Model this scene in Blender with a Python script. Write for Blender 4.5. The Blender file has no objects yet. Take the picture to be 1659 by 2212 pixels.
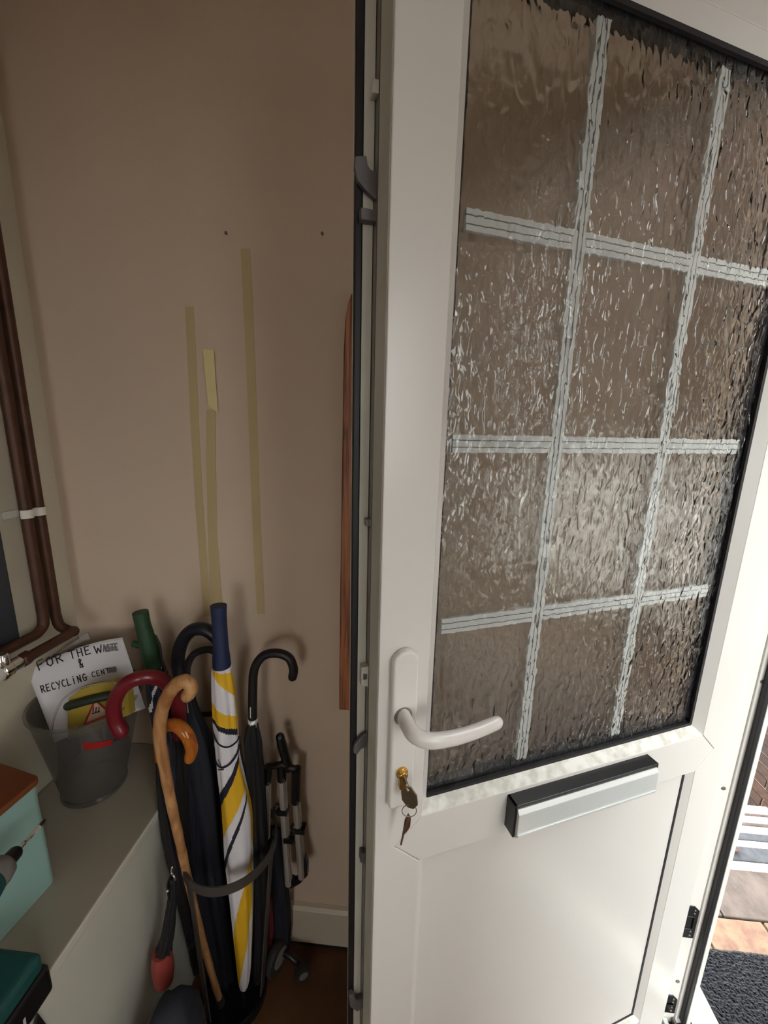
import bpy, bmesh, math, random
from mathutils import Vector, Matrix, noise

# ---------------------------------------------------------------- camera, sky, exposure
SC = bpy.context.scene
COL = SC.collection
FPX, CX, CY, CAMH = 870.0, 829.5, 1106.0, 1.5          # focal length and centre for a 1659 x 2212 frame
def _k(x, y): return Vector(((x - CX) / FPX, (y - CY) / FPX, 1.0))
_dn = _k(729, 5150).normalized()
_Y = _k(900, 920); _Y = (_Y - _dn * _Y.dot(_dn)).normalized()
_Z = -_dn
_X = _Y.cross(_Z)
RM = Matrix((_X, _Y, _Z))                               # camera ray -> world
EYE = Vector((0, 0, CAMH))
cam = bpy.data.cameras.new('camera')
cam.sensor_fit = 'VERTICAL'; cam.sensor_height = 24.0; cam.lens = FPX / 2212 * 24.0
cam.clip_start = 0.02
camo = bpy.data.objects.new('camera', cam); COL.objects.link(camo)
_r = RM @ Vector((1, 0, 0)); _u = RM @ Vector((0, -1, 0)); _b = RM @ Vector((0, 0, -1))
camo.matrix_world = Matrix(((_r.x, _u.x, _b.x, 0), (_r.y, _u.y, _b.y, 0), (_r.z, _u.z, _b.z, CAMH), (0, 0, 0, 1)))
SC.camera = camo

W = bpy.data.worlds.new('overcast_sky'); SC.world = W; W.use_nodes = True
_bg = W.node_tree.nodes['Background']
_bg.inputs[0].default_value = (0.97, 1.0, 0.985, 1); _bg.inputs[1].default_value = 5.2
SC.view_settings.view_transform = 'Standard'; SC.view_settings.look = 'None'
SC.view_settings.gamma = 1; SC.view_settings.use_curve_mapping = False
SC.view_settings.exposure = 0.60

# fill light added to the hall: an unseen warm lamp behind the camera (its fitting is built further down)
FILL_LAMP_POWER = 0.8

# ---------------------------------------------------------------- geometry of the place
def ray(x, y): return RM @ _k(x, y)
def P(x, y, X=None, Y=None, Z=None):
    r = ray(x, y)
    if X is not None: t = X / r.x
    elif Y is not None: t = Y / r.y
    else: t = (Z - CAMH) / r.z
    return EYE + r * t
DA = math.radians(22.05)
DD = Vector((math.cos(DA), math.sin(DA), 0)); DN = Vector((-DD.y, DD.x, 0)); DS = 0.45
def D(x, y, w=0.0):
    r = ray(x, y); t = (DS + w) / DN.dot(r); q = EYE + r * t
    return Vector((DD.dot(q), w, q.z))                  # door coordinates: along the leaf, depth behind outer face, height
XL, YB, XR = -0.8457, 0.884, 0.655                      # left wall, back wall, right wall
ZC = 2.36
ZLEDGE, XLEDGE = 0.643, -0.5423
ZOUT = -0.10                                            # landing outside

# ---------------------------------------------------------------- materials
def lin(v):
    v /= 255.0
    return v / 12.92 if v <= 0.04045 else ((v + 0.055) / 1.055) ** 2.4
def rgb(r, g, b): return (lin(r), lin(g), lin(b), 1)
MATS = {}
def mat(name, col, rough=0.5, metal=0.0, spec=0.5, var=0.0, vscale=8.0, bump=0.0, bscale=40.0, stretch=(1, 1, 1), dark=None, detail=4.0, coords='Object'):
    if name in MATS: return MATS[name]
    m = bpy.data.materials.new(name); m.use_nodes = True
    nt = m.node_tree; b = nt.nodes['Principled BSDF']
    b.inputs['Base Color'].default_value = col
    b.inputs['Roughness'].default_value = rough; b.inputs['Metallic'].default_value = metal
    b.inputs['Specular IOR Level'].default_value = spec
    if var or bump:
        tc = nt.nodes.new('ShaderNodeTexCoord'); mp = nt.nodes.new('ShaderNodeMapping')
        mp.inputs['Scale'].default_value = stretch
        nt.links.new(tc.outputs[coords], mp.inputs[0])
    if var:
        n = nt.nodes.new('ShaderNodeTexNoise'); n.inputs['Scale'].default_value = vscale; n.inputs['Detail'].default_value = detail
        nt.links.new(mp.outputs[0], n.inputs['Vector'])
        rp = nt.nodes.new('ShaderNodeValToRGB')
        d = dark if dark else tuple(c * (1 - var) for c in col[:3]) + (1,)
        rp.color_ramp.elements[0].position = 0.35; rp.color_ramp.elements[0].color = d
        rp.color_ramp.elements[1].position = 0.62; rp.color_ramp.elements[1].color = col
        nt.links.new(n.outputs[0], rp.inputs[0]); nt.links.new(rp.outputs[0], b.inputs['Base Color'])
    if bump:
        n2 = nt.nodes.new('ShaderNodeTexNoise'); n2.inputs['Scale'].default_value = bscale; n2.inputs['Detail'].default_value = 3
        nt.links.new(mp.outputs[0], n2.inputs['Vector'])
        bp = nt.nodes.new('ShaderNodeBump'); bp.inputs['Strength'].default_value = bump; bp.inputs['Distance'].default_value = 0.01
        nt.links.new(n2.outputs[0], bp.inputs['Height']); nt.links.new(bp.outputs[0], b.inputs['Normal'])
    MATS[name] = m
    return m

def glass_mat(name, rough=0.0, tint=(1, 1, 1, 1), rippled=False, ior=1.5):
    m = bpy.data.materials.new(name); m.use_nodes = True
    nt = m.node_tree; b = nt.nodes['Principled BSDF']
    b.inputs['Base Color'].default_value = tint; b.inputs['Transmission Weight'].default_value = 1
    b.inputs['Roughness'].default_value = rough; b.inputs['IOR'].default_value = ior
    if rippled:
        tc = nt.nodes.new('ShaderNodeTexCoord'); mp = nt.nodes.new('ShaderNodeMapping')
        mp.inputs['Scale'].default_value = (1.0, 1.0, 0.5)
        n = nt.nodes.new('ShaderNodeTexNoise'); n.inputs['Scale'].default_value = 92; n.inputs['Detail'].default_value = 0.5
        n.inputs['Distortion'].default_value = 0.6
        nt.links.new(tc.outputs['Object'], mp.inputs[0]); nt.links.new(mp.outputs[0], n.inputs['Vector'])
        bp = nt.nodes.new('ShaderNodeBump'); bp.inputs['Strength'].default_value = 0.75; bp.inputs['Distance'].default_value = 0.0062
        nt.links.new(n.outputs[0], bp.inputs['Height']); nt.links.new(bp.outputs[0], b.inputs['Normal'])
    MATS[name] = m
    return m

def wood_mat(name, light, dark, scale=18.0, stretch=(1, 1, 0.06), rough=0.45, dist=1.5):
    m = bpy.data.materials.new(name); m.use_nodes = True
    nt = m.node_tree; b = nt.nodes['Principled BSDF']; b.inputs['Roughness'].default_value = rough
    tc = nt.nodes.new('ShaderNodeTexCoord'); mp = nt.nodes.new('ShaderNodeMapping'); mp.inputs['Scale'].default_value = stretch
    n = nt.nodes.new('ShaderNodeTexNoise'); n.inputs['Scale'].default_value = scale; n.inputs['Detail'].default_value = 5; n.inputs['Distortion'].default_value = dist
    rp = nt.nodes.new('ShaderNodeValToRGB')
    rp.color_ramp.elements[0].position = 0.38; rp.color_ramp.elements[0].color = dark
    rp.color_ramp.elements[1].position = 0.6; rp.color_ramp.elements[1].color = light
    nt.links.new(tc.outputs['Object'], mp.inputs[0]); nt.links.new(mp.outputs[0], n.inputs['Vector'])
    nt.links.new(n.outputs[0], rp.inputs[0]); nt.links.new(rp.outputs[0], b.inputs['Base Color'])
    MATS[name] = m
    return m

def brick_mat(name, per_object):
    m = bpy.data.materials.new(name); m.use_nodes = True
    nt = m.node_tree; b = nt.nodes['Principled BSDF']; b.inputs['Roughness'].default_value = 0.9
    if per_object: src = nt.nodes.new('ShaderNodeObjectInfo').outputs['Random']
    else: src = nt.nodes.new('ShaderNodeNewGeometry').outputs['Random Per Island']
    rp = nt.nodes.new('ShaderNodeValToRGB'); cr = rp.color_ramp
    cols = [(0.0, rgb(62, 49, 44)), (0.3, rgb(76, 56, 48)), (0.55, rgb(54, 49, 50)), (0.75, rgb(90, 62, 50)), (1.0, rgb(68, 54, 48))]
    cr.elements[0].position = 0; cr.elements[0].color = cols[0][1]
    cr.elements[1].position = 1; cr.elements[1].color = cols[-1][1]
    for p, c in cols[1:-1]:
        e = cr.elements.new(p); e.color = c
    n = nt.nodes.new('ShaderNodeTexNoise'); n.inputs['Scale'].default_value = 30; n.inputs['Detail'].default_value = 5
    tc = nt.nodes.new('ShaderNodeTexCoord'); nt.links.new(tc.outputs['Object'], n.inputs['Vector'])
    mx = nt.nodes.new('ShaderNodeMix'); mx.data_type = 'RGBA'; mx.blend_type = 'MULTIPLY'; mx.inputs[0].default_value = 0.7
    nt.links.new(src, rp.inputs[0]); nt.links.new(rp.outputs[0], mx.inputs[6])
    r2 = nt.nodes.new('ShaderNodeValToRGB'); r2.color_ramp.elements[0].position = 0.3; r2.color_ramp.elements[0].color = (0.45, 0.45, 0.45, 1)
    r2.color_ramp.elements[1].position = 0.65
    nt.links.new(n.outputs[0], r2.inputs[0]); nt.links.new(r2.outputs[0], mx.inputs[7])
    nt.links.new(mx.outputs[2], b.inputs['Base Color'])
    MATS[name] = m
    return m

WALL = mat('beige_wall_paint', rgb(210, 188, 167), 0.75, spec=0.25, var=0.05, vscale=3, bump=0.06, bscale=55)
WALLL = mat('cream_wall_paint', rgb(205, 195, 174), 0.7, spec=0.3, var=0.04, vscale=4, bump=0.05, bscale=60)
CEIL = mat('white_ceiling_paint', rgb(225, 220, 210), 0.8)
FLOOR = mat('brown_floor', rgb(96, 62, 36), 0.6, var=0.3, vscale=9, bump=0.1, bscale=200)
SKIRT = mat('cream_gloss_paint', rgb(205, 192, 172), 0.35)
LEDGE = mat('ledge_white_paint', rgb(205, 203, 190), 0.4, var=0.03, vscale=6)
LEDGET = mat('ledge_top_shade', rgb(168, 160, 144), 0.35, var=0.04, vscale=6)  # same ledge, darker than the front: shade on the top painted in
DARKGAP = mat('dark_gap', rgb(24, 20, 18), 0.9)
UPVC = mat('white_upvc', rgb(219, 216, 211), 0.28, spec=0.5, var=0.015, vscale=5)
UPVCD = mat('weathered_upvc_bead', rgb(228, 227, 221), 0.4, spec=0.4, var=0.22, vscale=60, detail=8, dark=rgb(196, 193, 183))
UPVCE = mat('upvc_leaf_edge', rgb(210, 207, 196), 0.4, var=0.12, vscale=9)
HANDLE = mat('white_handle_paint', rgb(224, 220, 216), 0.22)
GASK = mat('black_rubber', rgb(16, 16, 20), 0.5)
SPACER = mat('dark_spacer', rgb(40, 42, 50), 0.35, metal=0.4)
BAR = mat('white_glazing_bar', rgb(236, 238, 236), 0.45)
LEAD = mat('grey_lead_line', rgb(118, 122, 120), 0.5)
STEEL = mat('zinc_steel', rgb(140, 136, 130), 0.38, metal=0.85, var=0.15, vscale=40)
DSTEEL = mat('grey_cast_steel', rgb(112, 108, 110), 0.5, metal=0.5)
BRASS = mat('polished_brass', rgb(214, 170, 90), 0.2, metal=1.0)
KEYM = mat('nickel_key_metal', rgb(150, 138, 118), 0.3, metal=1.0)
SILVER = mat('satin_silver', rgb(226, 230, 228), 0.3, metal=0.35)
BLACKP = mat('black_plastic', rgb(22, 22, 25), 0.32)
CHROME = mat('chrome', rgb(225, 225, 225), 0.08, metal=1.0)
COPPER = mat('tarnished_copper', rgb(88, 58, 44), 0.5, metal=0.35, var=0.3, vscale=25, spec=0.5)
WPLAS = mat('white_plastic', rgb(222, 218, 208), 0.4)
SLATE = mat('anthracite_paint', rgb(52, 56, 64), 0.45)
PAPER = mat('white_paper', rgb(222, 218, 222), 0.8)
INK = mat('black_marker_ink', rgb(26, 24, 26), 0.8)
SMUDGE = mat('smudged_ink', rgb(150, 147, 150), 0.8, var=0.35, vscale=120)
YELP = mat('yellow_plastic', rgb(170, 146, 62), 0.35)
DGREEN = mat('dark_green_rubber', rgb(38, 48, 36), 0.5)
REDL = mat('red_print', rgb(178, 34, 34), 0.5)
PINKL = mat('pale_label', rgb(196, 166, 140), 0.6)
TEAL = mat('duck_egg_paint', rgb(150, 186, 178), 0.45, var=0.05, vscale=8)
RUST = mat('terracotta_lid', rgb(122, 64, 30), 0.55, var=0.1, vscale=30)
DRILLG = mat('drill_green_plastic', rgb(18, 74, 72), 0.5, bump=0.08, bscale=300)
TAPE = mat('aged_masking_tape', rgb(192, 170, 126), 0.6, var=0.06, vscale=30, stretch=(1, 1, 0.2))
TAPEB = mat('cream_masking_tape', rgb(226, 208, 150), 0.6, var=0.05, vscale=40)
CANEW = wood_mat('natural_cane_wood', rgb(206, 156, 104), rgb(160, 108, 66), 30, (1, 1, 0.25), 0.45)
ORANGEW = wood_mat('varnished_orange_wood', rgb(196, 116, 44), rgb(160, 84, 28), 25, (1, 1, 0.3), 0.15)
PINE = wood_mat('stained_pine', rgb(178, 110, 70), rgb(104, 56, 34), 110, (1, 1, 0.03), 0.5, 1.2)
GREENH = mat('dark_green_handle', rgb(32, 66, 40), 0.55)
BLUEH = mat('navy_blue_handle', rgb(28, 40, 76), 0.6)
NAVYH = mat('black_navy_handle', rgb(20, 22, 34), 0.4)
BLACKH = mat('black_rubber_handle', rgb(22, 22, 26), 0.45)
MAROON = mat('maroon_handle', rgb(116, 28, 38), 0.28)
FNAVY = mat('navy_fabric', rgb(24, 27, 38), 0.75, bump=0.15, bscale=60)
FBLACK = mat('black_fabric', rgb(17, 17, 20), 0.75, bump=0.15, bscale=60)
FWHITE = mat('white_fabric', rgb(232, 228, 232), 0.7)
FYEL = mat('yellow_fabric', rgb(236, 184, 34), 0.7)
FDNAVY = mat('dark_navy_stripe', rgb(24, 26, 44), 0.75)
STANDM = mat('grey_brown_metal', rgb(88, 80, 76), 0.5, metal=0.3)
DRUB = mat('dark_rubber', rgb(44, 42, 40), 0.7)
REDG = mat('red_rubber_grip', rgb(150, 62, 56), 0.45)
ALU = mat('aluminium_tube', rgb(212, 206, 198), 0.35, metal=0.6)
GREYP = mat('grey_plastic', rgb(120, 118, 114), 0.5)
STONE = mat('wet_grey_stone', rgb(116, 104, 98), 0.5, var=0.4, vscale=14, bump=0.3, bscale=40, detail=8)
PALEST = mat('pale_worn_paint', rgb(226, 223, 216), 0.6, var=0.25, vscale=45, bump=0.2, bscale=70, detail=8, dark=rgb(214, 206, 196))
BLUEST = mat('blue_grey_nosing', rgb(96, 98, 104), 0.6, var=0.3, vscale=30, bump=0.2, bscale=60)
TANB = mat('tan_brick', rgb(138, 118, 96), 0.8, var=0.3, vscale=25, bump=0.3, bscale=60, dark=rgb(126, 94, 82))
MATC = mat('charcoal_mat', rgb(46, 48, 55), 0.8, var=0.5, vscale=120)
SOIL = mat('brown_earth', rgb(66, 56, 46), 0.95, var=0.4, vscale=20, bump=0.5, bscale=40)
MORTAR = mat('pale_mortar', rgb(150, 134, 112), 0.9, var=0.15, vscale=30)
LEAFB = mat('brown_leaf', rgb(104, 66, 50), 0.8)
BUCKM = glass_mat('smoky_clear_plastic', 0.16, (0.86, 0.86, 0.85, 1), ior=1.3)
def milky(m, col, fac):
    nt = m.node_tree; b = nt.nodes['Principled BSDF']; out = nt.nodes['Material Output']
    d = nt.nodes.new('ShaderNodeBsdfDiffuse'); d.inputs[0].default_value = col
    t = nt.nodes.new('ShaderNodeBsdfTransparent'); gl = nt.nodes.new('ShaderNodeBsdfGlossy'); gl.inputs['Roughness'].default_value = 0.07
    m1 = nt.nodes.new('ShaderNodeMixShader'); m1.inputs[0].default_value = fac
    nt.links.new(t.outputs[0], m1.inputs[1]); nt.links.new(d.outputs[0], m1.inputs[2])
    fr_ = nt.nodes.new('ShaderNodeMath'); fr_.operation = 'MULTIPLY_ADD'; fr_.inputs[1].default_value = 0.45; fr_.inputs[2].default_value = 0.04
    lw = nt.nodes.new('ShaderNodeLayerWeight'); lw.inputs[0].default_value = 0.25; nt.links.new(lw.outputs['Facing'], fr_.inputs[0])
    m2 = nt.nodes.new('ShaderNodeMixShader'); nt.links.new(fr_.outputs[0], m2.inputs[0]); nt.links.new(m1.outputs[0], m2.inputs[1]); nt.links.new(gl.outputs[0], m2.inputs[2])
    nt.links.new(m2.outputs[0], out.inputs[0])
milky(BUCKM, rgb(112, 108, 106), 0.36)
PANE = glass_mat('fill_window_glass'); milky(PANE, (0.9, 0.9, 0.9, 1), 0.02)
CLEARP = glass_mat('clear_plastic_sheet', 0.15, (0.86, 0.85, 0.87, 1), ior=1.2)
GLASSR = glass_mat('rippled_glass', 0.0, (0.97, 0.98, 0.97, 1), True)
GLASSC = glass_mat('clear_glass', 0.0, (0.97, 0.98, 0.97, 1))
BRICKO = brick_mat('stock_brick', True)
BRICKI = brick_mat('stock_brick_far', False)
LAMPE = bpy.data.materials.new('fill_lamp_glow'); LAMPE.use_nodes = True
LAMPE.node_tree.nodes['Principled BSDF'].inputs['Emission Color'].default_value = (1, 0.82, 0.6, 1)
LAMPE.node_tree.nodes['Principled BSDF'].inputs['Emission Strength'].default_value = 4

# ---------------------------------------------------------------- mesh helper
def origin(o):
    v = Vector((0, 0, 0))
    while o is not None:
        v += Vector(o['_org']) if '_org' in o else Vector(o.location)
        o = o.parent
    return v

class MB:
    def __init__(s): s.v, s.f, s.m = [], [], []
    def add(s, vs, fs, mi=0):
        n = len(s.v); s.v += [Vector(p) for p in vs]
        for k, f in enumerate(fs):
            s.f.append([i + n for i in f]); s.m.append(mi[k] if isinstance(mi, list) else mi)
        return s
    def box(s, lo, hi, mi=0):
        (a, b, c), (d, e, f) = lo, hi
        return s.add([(a, b, c), (d, b, c), (d, e, c), (a, e, c), (a, b, f), (d, b, f), (d, e, f), (a, e, f)],
                     [(0, 3, 2, 1), (4, 5, 6, 7), (0, 1, 5, 4), (1, 2, 6, 5), (2, 3, 7, 6), (3, 0, 4, 7)], mi)
    def hexa(s, a, b, mi=0):
        """two quads a, b (corner lists in the same order) joined to a solid"""
        return s.add(list(a) + list(b), [(0, 3, 2, 1), (4, 5, 6, 7), (0, 1, 5, 4), (1, 2, 6, 5), (2, 3, 7, 6), (3, 0, 4, 7)], mi)
    def prism(s, poly, vec, mi=0):
        n = len(poly); vec = Vector(vec); poly = [Vector(p) for p in poly]
        fs = [list(range(n))[::-1], list(range(n, 2 * n))] + [(i, (i + 1) % n, n + (i + 1) % n, n + i) for i in range(n)]
        return s.add(poly + [p + vec for p in poly], fs, mi)
    def tube(s, pts, r, seg=14, mi=0, cap=True, flat=1.0, ref=None, rnd=0):
        """sweep a circle (or a flattened one) along pts; r is a number or one radius per point"""
        pts = [Vector(p) for p in pts]; n = len(pts)
        rs = list(r) if isinstance(r, (list, tuple)) else [r] * n
        if rnd:                                          # rounded ends
            def dome(p, d, rr): return [(p + d * rr * math.sin(t), rr * math.cos(t)) for t in (0.5, 0.95, 1.3)]
            d1 = (pts[-1] - pts[-2]).normalized(); d0 = (pts[0] - pts[1]).normalized()
            e1 = dome(pts[-1], d1, rs[-1]); e0 = dome(pts[0], d0, rs[0])[::-1]
            if rnd in (1, 2): pts += [q[0] for q in e1]; rs += [q[1] for q in e1]
            if rnd in (1, 3): pts = [q[0] for q in e0] + pts; rs = [q[1] for q in e0] + rs
            n = len(pts)
        tang = [((pts[min(i + 1, n - 1)] - pts[max(i - 1, 0)]).normalized()) for i in range(n)]
        u = Vector(ref) if ref else (Vector((0, 0, 1)) if abs(tang[0].z) < 0.9 else Vector((0, 1, 0)))
        vs = []
        for i in range(n):
            t = tang[i]; u = (u - t * u.dot(t)).normalized(); w = t.cross(u)
            for k in range(seg):
                a = 2 * math.pi * k / seg
                vs.append(pts[i] + (u * math.cos(a) + w * math.sin(a) * flat) * rs[i])
        fs = [(i * seg + k, i * seg + (k + 1) % seg, (i + 1) * seg + (k + 1) % seg, (i + 1) * seg + k) for i in range(n - 1) for k in range(seg)]
        if cap: fs += [tuple(range(seg))[::-1], tuple(range((n - 1) * seg, n * seg))]
        return s.add(vs, fs, mi)
    def lathe(s, prof, c, axis=(0, 0, 1), seg=32, mi=0, close=False):
        """profile of (radius, height) about axis at c"""
        a = Vector(axis).normalized(); u = a.orthogonal().normalized(); w = a.cross(u); c = Vector(c); vs = []
        for r, h in prof:
            for k in range(seg):
                t = 2 * math.pi * k / seg
                vs.append(c + a * h + (u * math.cos(t) + w * math.sin(t)) * r)
        n = len(prof)
        fs = [(i * seg + k, i * seg + (k + 1) % seg, (i + 1) * seg + (k + 1) % seg, (i + 1) * seg + k) for i in range(n - 1) for k in range(seg)]
        if close: fs += [((n - 1) * seg + k, (n - 1) * seg + (k + 1) % seg, (k + 1) % seg, k) for k in range(seg)]
        else: fs += [tuple(range(seg))[::-1], tuple(range((n - 1) * seg, n * seg))]
        return s.add(vs, fs, mi)
    def strip(s, pts, wid, side, th, mi=0):
        """flat band through pts, half width along side, thickness th along the normal"""
        pts = [Vector(p) for p in pts]; sd = Vector(side).normalized()
        for i in range(len(pts) - 1):
            a, b = pts[i], pts[i + 1]; nn = (b - a).cross(sd).normalized() * th
            s.hexa([a - sd * wid, a + sd * wid, b + sd * wid, b - sd * wid], [a - sd * wid + nn, a + sd * wid + nn, b + sd * wid + nn, b - sd * wid + nn], mi)
        return s
    def build(s, name, m, parent=None, off=None, smooth=False, bevel=0.0, bseg=2, auto=None):
        """off = the point that becomes the mesh origin; for parts it is the root's location"""
        base = Vector(off) if off is not None else (origin(parent) if parent else Vector((0, 0, 0)))
        me = bpy.data.meshes.new(name)
        me.from_pydata([p - base for p in s.v], [], s.f)
        for x in (m if isinstance(m, (list, tuple)) else [m]): me.materials.append(x)
        for p, k in zip(me.polygons, s.m): p.material_index = k
        bm = bmesh.new(); bm.from_mesh(me)
        bmesh.ops.recalc_face_normals(bm, faces=bm.faces); bm.to_mesh(me); bm.free()
        if smooth: me.polygons.foreach_set('use_smooth', [True] * len(me.polygons))
        o = bpy.data.objects.new(name, me); COL.objects.link(o)
        if parent: o.parent = parent
        elif off is not None: o.location = base
        if auto is not None:
            e = o.modifiers.new('weld', 'EDGE_SPLIT'); e.split_angle = math.radians(auto)
        if bevel:
            b = o.modifiers.new('bevel', 'BEVEL'); b.width = bevel; b.segments = bseg; b.limit_method = 'ANGLE'; b.angle_limit = math.radians(35)
        return o

def tag(o, label=None, cat=None, group=None, kind=None):
    for k, x in (('label', label), ('category', cat), ('group', group), ('kind', kind)):
        if x: o[k] = x
    return o
def thing(name, label, cat, loc, group=None):
    o = bpy.data.objects.new(name, None); COL.objects.link(o); o.location = loc; o.empty_display_size = 0.05
    return tag(o, label, cat, group)
def struct(name, mb, m, parent=None, **kw):
    o = mb.build(name, m, parent, **kw)
    if not parent: o['kind'] = 'structure'
    return o
def spline(pts, n=6):
    """Catmull-Rom through pts"""
    pts = [Vector(p) for p in pts]; q = [pts[0] * 2 - pts[1]] + pts + [pts[-1] * 2 - pts[-2]]; out = []
    for i in range(1, len(q) - 2):
        a, b, c, d = q[i - 1:i + 3]
        for k in range(n):
            t = k / n
            out.append(0.5 * ((2 * b) + (c - a) * t + (2 * a - 5 * b + 4 * c - d) * t * t + (3 * b - a - 3 * c + d) * t ** 3))
    return out + [pts[-1]]
def lerp(a, b, t): return a + (b - a) * t
def interp(tab, x):
    """piecewise linear table of (x, value...)"""
    if x <= tab[0][0]: return tab[0][1:]
    for a, b in zip(tab, tab[1:]):
        if x <= b[0]:
            t = (x - a[0]) / (b[0] - a[0]); return tuple(lerp(p, q, t) for p, q in zip(a[1:], b[1:]))
    return tab[-1][1:]

# ================================================================ STRUCTURE
struct('floor', MB().box((XL - 0.1, -2.6, -0.05), (0.66, YB + 0.1, 0)), FLOOR)
struct('ceiling', MB().box((XL - 0.1, -2.7, ZC), (0.80, YB + 0.1, ZC + 0.1)), CEIL)
struct('wall_back', MB().box((XL - 0.1, YB, -0.05), (0.80, YB + 0.12, ZC)), WALL)
struct('wall_left', MB().box((XL - 0.1, -2.6, -0.05), (XL, YB, ZC)), WALLL)
WX0, WX1, WZ0, WZ1 = -0.50, 0.20, 0.60, 1.85
wq = MB().box((XL - 0.1, -2.7, -0.05), (WX0, -2.6, ZC)).box((WX1, -2.7, -0.05), (0.80, -2.6, ZC)).box((WX0, -2.7, -0.05), (WX1, -2.6, WZ0)).box((WX0, -2.7, WZ1), (WX1, -2.6, ZC))
struct('wall_rear', wq, WALL)
wf = MB().box((WX0, -2.68, WZ0), (WX0 + 0.05, -2.61, WZ1)).box((WX1 - 0.05, -2.68, WZ0), (WX1, -2.61, WZ1)).box((WX0 + 0.05, -2.68, WZ0), (WX1 - 0.05, -2.61, WZ0 + 0.05)).box((WX0 + 0.05, -2.68, WZ1 - 0.05), (WX1 - 0.05, -2.61, WZ1))
w2 = struct('fill_window_2', wf, UPVC, bevel=0.003)  # unseen rear window, added as fill light for the hall
MB().box((WX0 + 0.04, -2.66, WZ0 + 0.04), (WX1 - 0.04, -2.656, WZ1 - 0.04)).build('fill_window_pane', PANE, w2)
SY0, SY1, SZ0, SZ1 = -0.98, -0.24, 0.85, 2.02
sf = MB().box((0.70, SY0, SZ0), (0.76, SY0 + 0.05, SZ1)).box((0.70, SY1 - 0.05, SZ0), (0.76, SY1, SZ1)).box((0.70, SY0 + 0.05, SZ0), (0.76, SY1 - 0.05, SZ0 + 0.05)).box((0.70, SY0 + 0.05, SZ1 - 0.05), (0.76, SY1 - 0.05, SZ1))
w3 = struct('fill_window_3', sf, UPVC, bevel=0.003)  # unseen sidelight, added to brighten the door, ledge and left side
MB().box((0.728, SY0 + 0.04, SZ0 + 0.04), (0.732, SY1 - 0.04, SZ1 - 0.04)).build('fill_window_pane', PANE, w3)
wr = MB().box((XR, -2.6, -0.05), (0.80, SY0, ZC)).box((XR, SY1, -0.05), (0.80, -0.115, ZC)).box((XR, SY0, -0.05), (0.80, SY1, SZ0)).box((XR, SY0, SZ1), (0.80, SY1, ZC)).box((XR, -0.115, 2.17), (0.80, YB, ZC)).box((XR, 0.862, -0.05), (0.80, YB, 2.17))
struct('wall_right', wr, WALL)
bb = MB().prism([(XL, YB, 0.018), (XL, YB - 0.016, 0.018), (XL, YB - 0.016, 0.135), (XL, YB - 0.010, 0.145), (XL, YB, 0.148)], (XR - XL, 0, 0))
struct('baseboard_back', bb, SKIRT)
struct('trim_2', MB().box((XL, YB - 0.012, 0.0), (XR, YB, 0.018)), DARKGAP)

# --- door frame round the opening in the right-hand wall
fr = thing('trim_1', None, None, (0.70, 0.80, 0.0)); fr['kind'] = 'structure'
def jamb(y, s):
    j = MB().box((0.655, min(y, y + s * 0.06), 0), (0.7215, max(y, y + s * 0.06), 2.17))
    j.box((0.7215, min(y + s * 0.003, y + s * 0.06), 0), (0.7245, max(y + s * 0.003, y + s * 0.06), 2.17))
    j.box((0.7245, min(y - s * 0.001, y + s * 0.06), 0), (0.742, max(y - s * 0.001, y + s * 0.06), 2.17))
    j.box((0.742, min(y - s * 0.014, y + s * 0.06), 0), (0.752, max(y - s * 0.014, y + s * 0.06), 2.17))
    return j
jamb(0.80, 1).build('jamb', UPVC, fr, bevel=0.0012)
jamb(-0.055, -1).build('jamb', UPVC, fr, bevel=0.0012)
MB().box((0.655, -0.055, 2.11), (0.742, 0.80, 2.17)).box((0.742, -0.055, 2.096), (0.752, 0.80, 2.17)).build('head', UPVC, fr, bevel=0.0012)
MB().box((0.7325, 0.7865, 0.03), (0.742, 0.799, 2.10)).build('gasket', GASK, fr, bevel=0.002)
MB().box((0.7325, -0.054, 0.03), (0.742, -0.0415, 2.10)).build('gasket', GASK, fr, bevel=0.002)
def keep(z0, z1, x0=0.672, x1=0.7195, dark=BLACKP):
    k = MB().prism([(x0, 0.80, z0), (x1, 0.80, z0), (x1, 0.80, z1 - 0.012), (x1 - 0.012, 0.80, z1), (x0, 0.80, z1)], (0, -0.0022, 0))
    k.box((x0 + 0.012, 0.7945, z0 + 0.030), (x1 - 0.009, 0.799, z0 + 0.033)).box((x0 + 0.012, 0.7945, z1 - 0.030), (x1 - 0.009, 0.799, z1 - 0.027))
    k.box((x1 - 0.011, 0.7945, z0 + 0.03), (x1 - 0.008, 0.799, z1 - 0.027)).box((x0 + 0.010, 0.7945, z0 + 0.03), (x0 + 0.013, 0.799, z1 - 0.027))
    o = k.build('strike_keep', dark, fr, bevel=0.0008)
    for zz in (z0 + 0.008, z0 + 0.02, z1 - 0.012, z1 - 0.022):
        MB().lathe([(0.0028, 0), (0.0022, 0.0012)], (x1 - 0.010, 0.7978, zz), (0, -1, 0), 10).build('screw', STEEL, o, off=origin(fr))
    return o
keep(0.300, 0.398)
keep(0.045, 0.105, 0.672, 0.7190)
for (px, py) in ((1563, 1703), (1464, 2120), (1646, 1472)):
    q = P(px, py, Y=0.7995)
    s_ = MB().lathe([(0.0048, 0), (0.0042, 0.0012), (0.002, 0.0014)], q, (0, -1, 0), 14); s_.build('screw', STEEL, fr)
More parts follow.
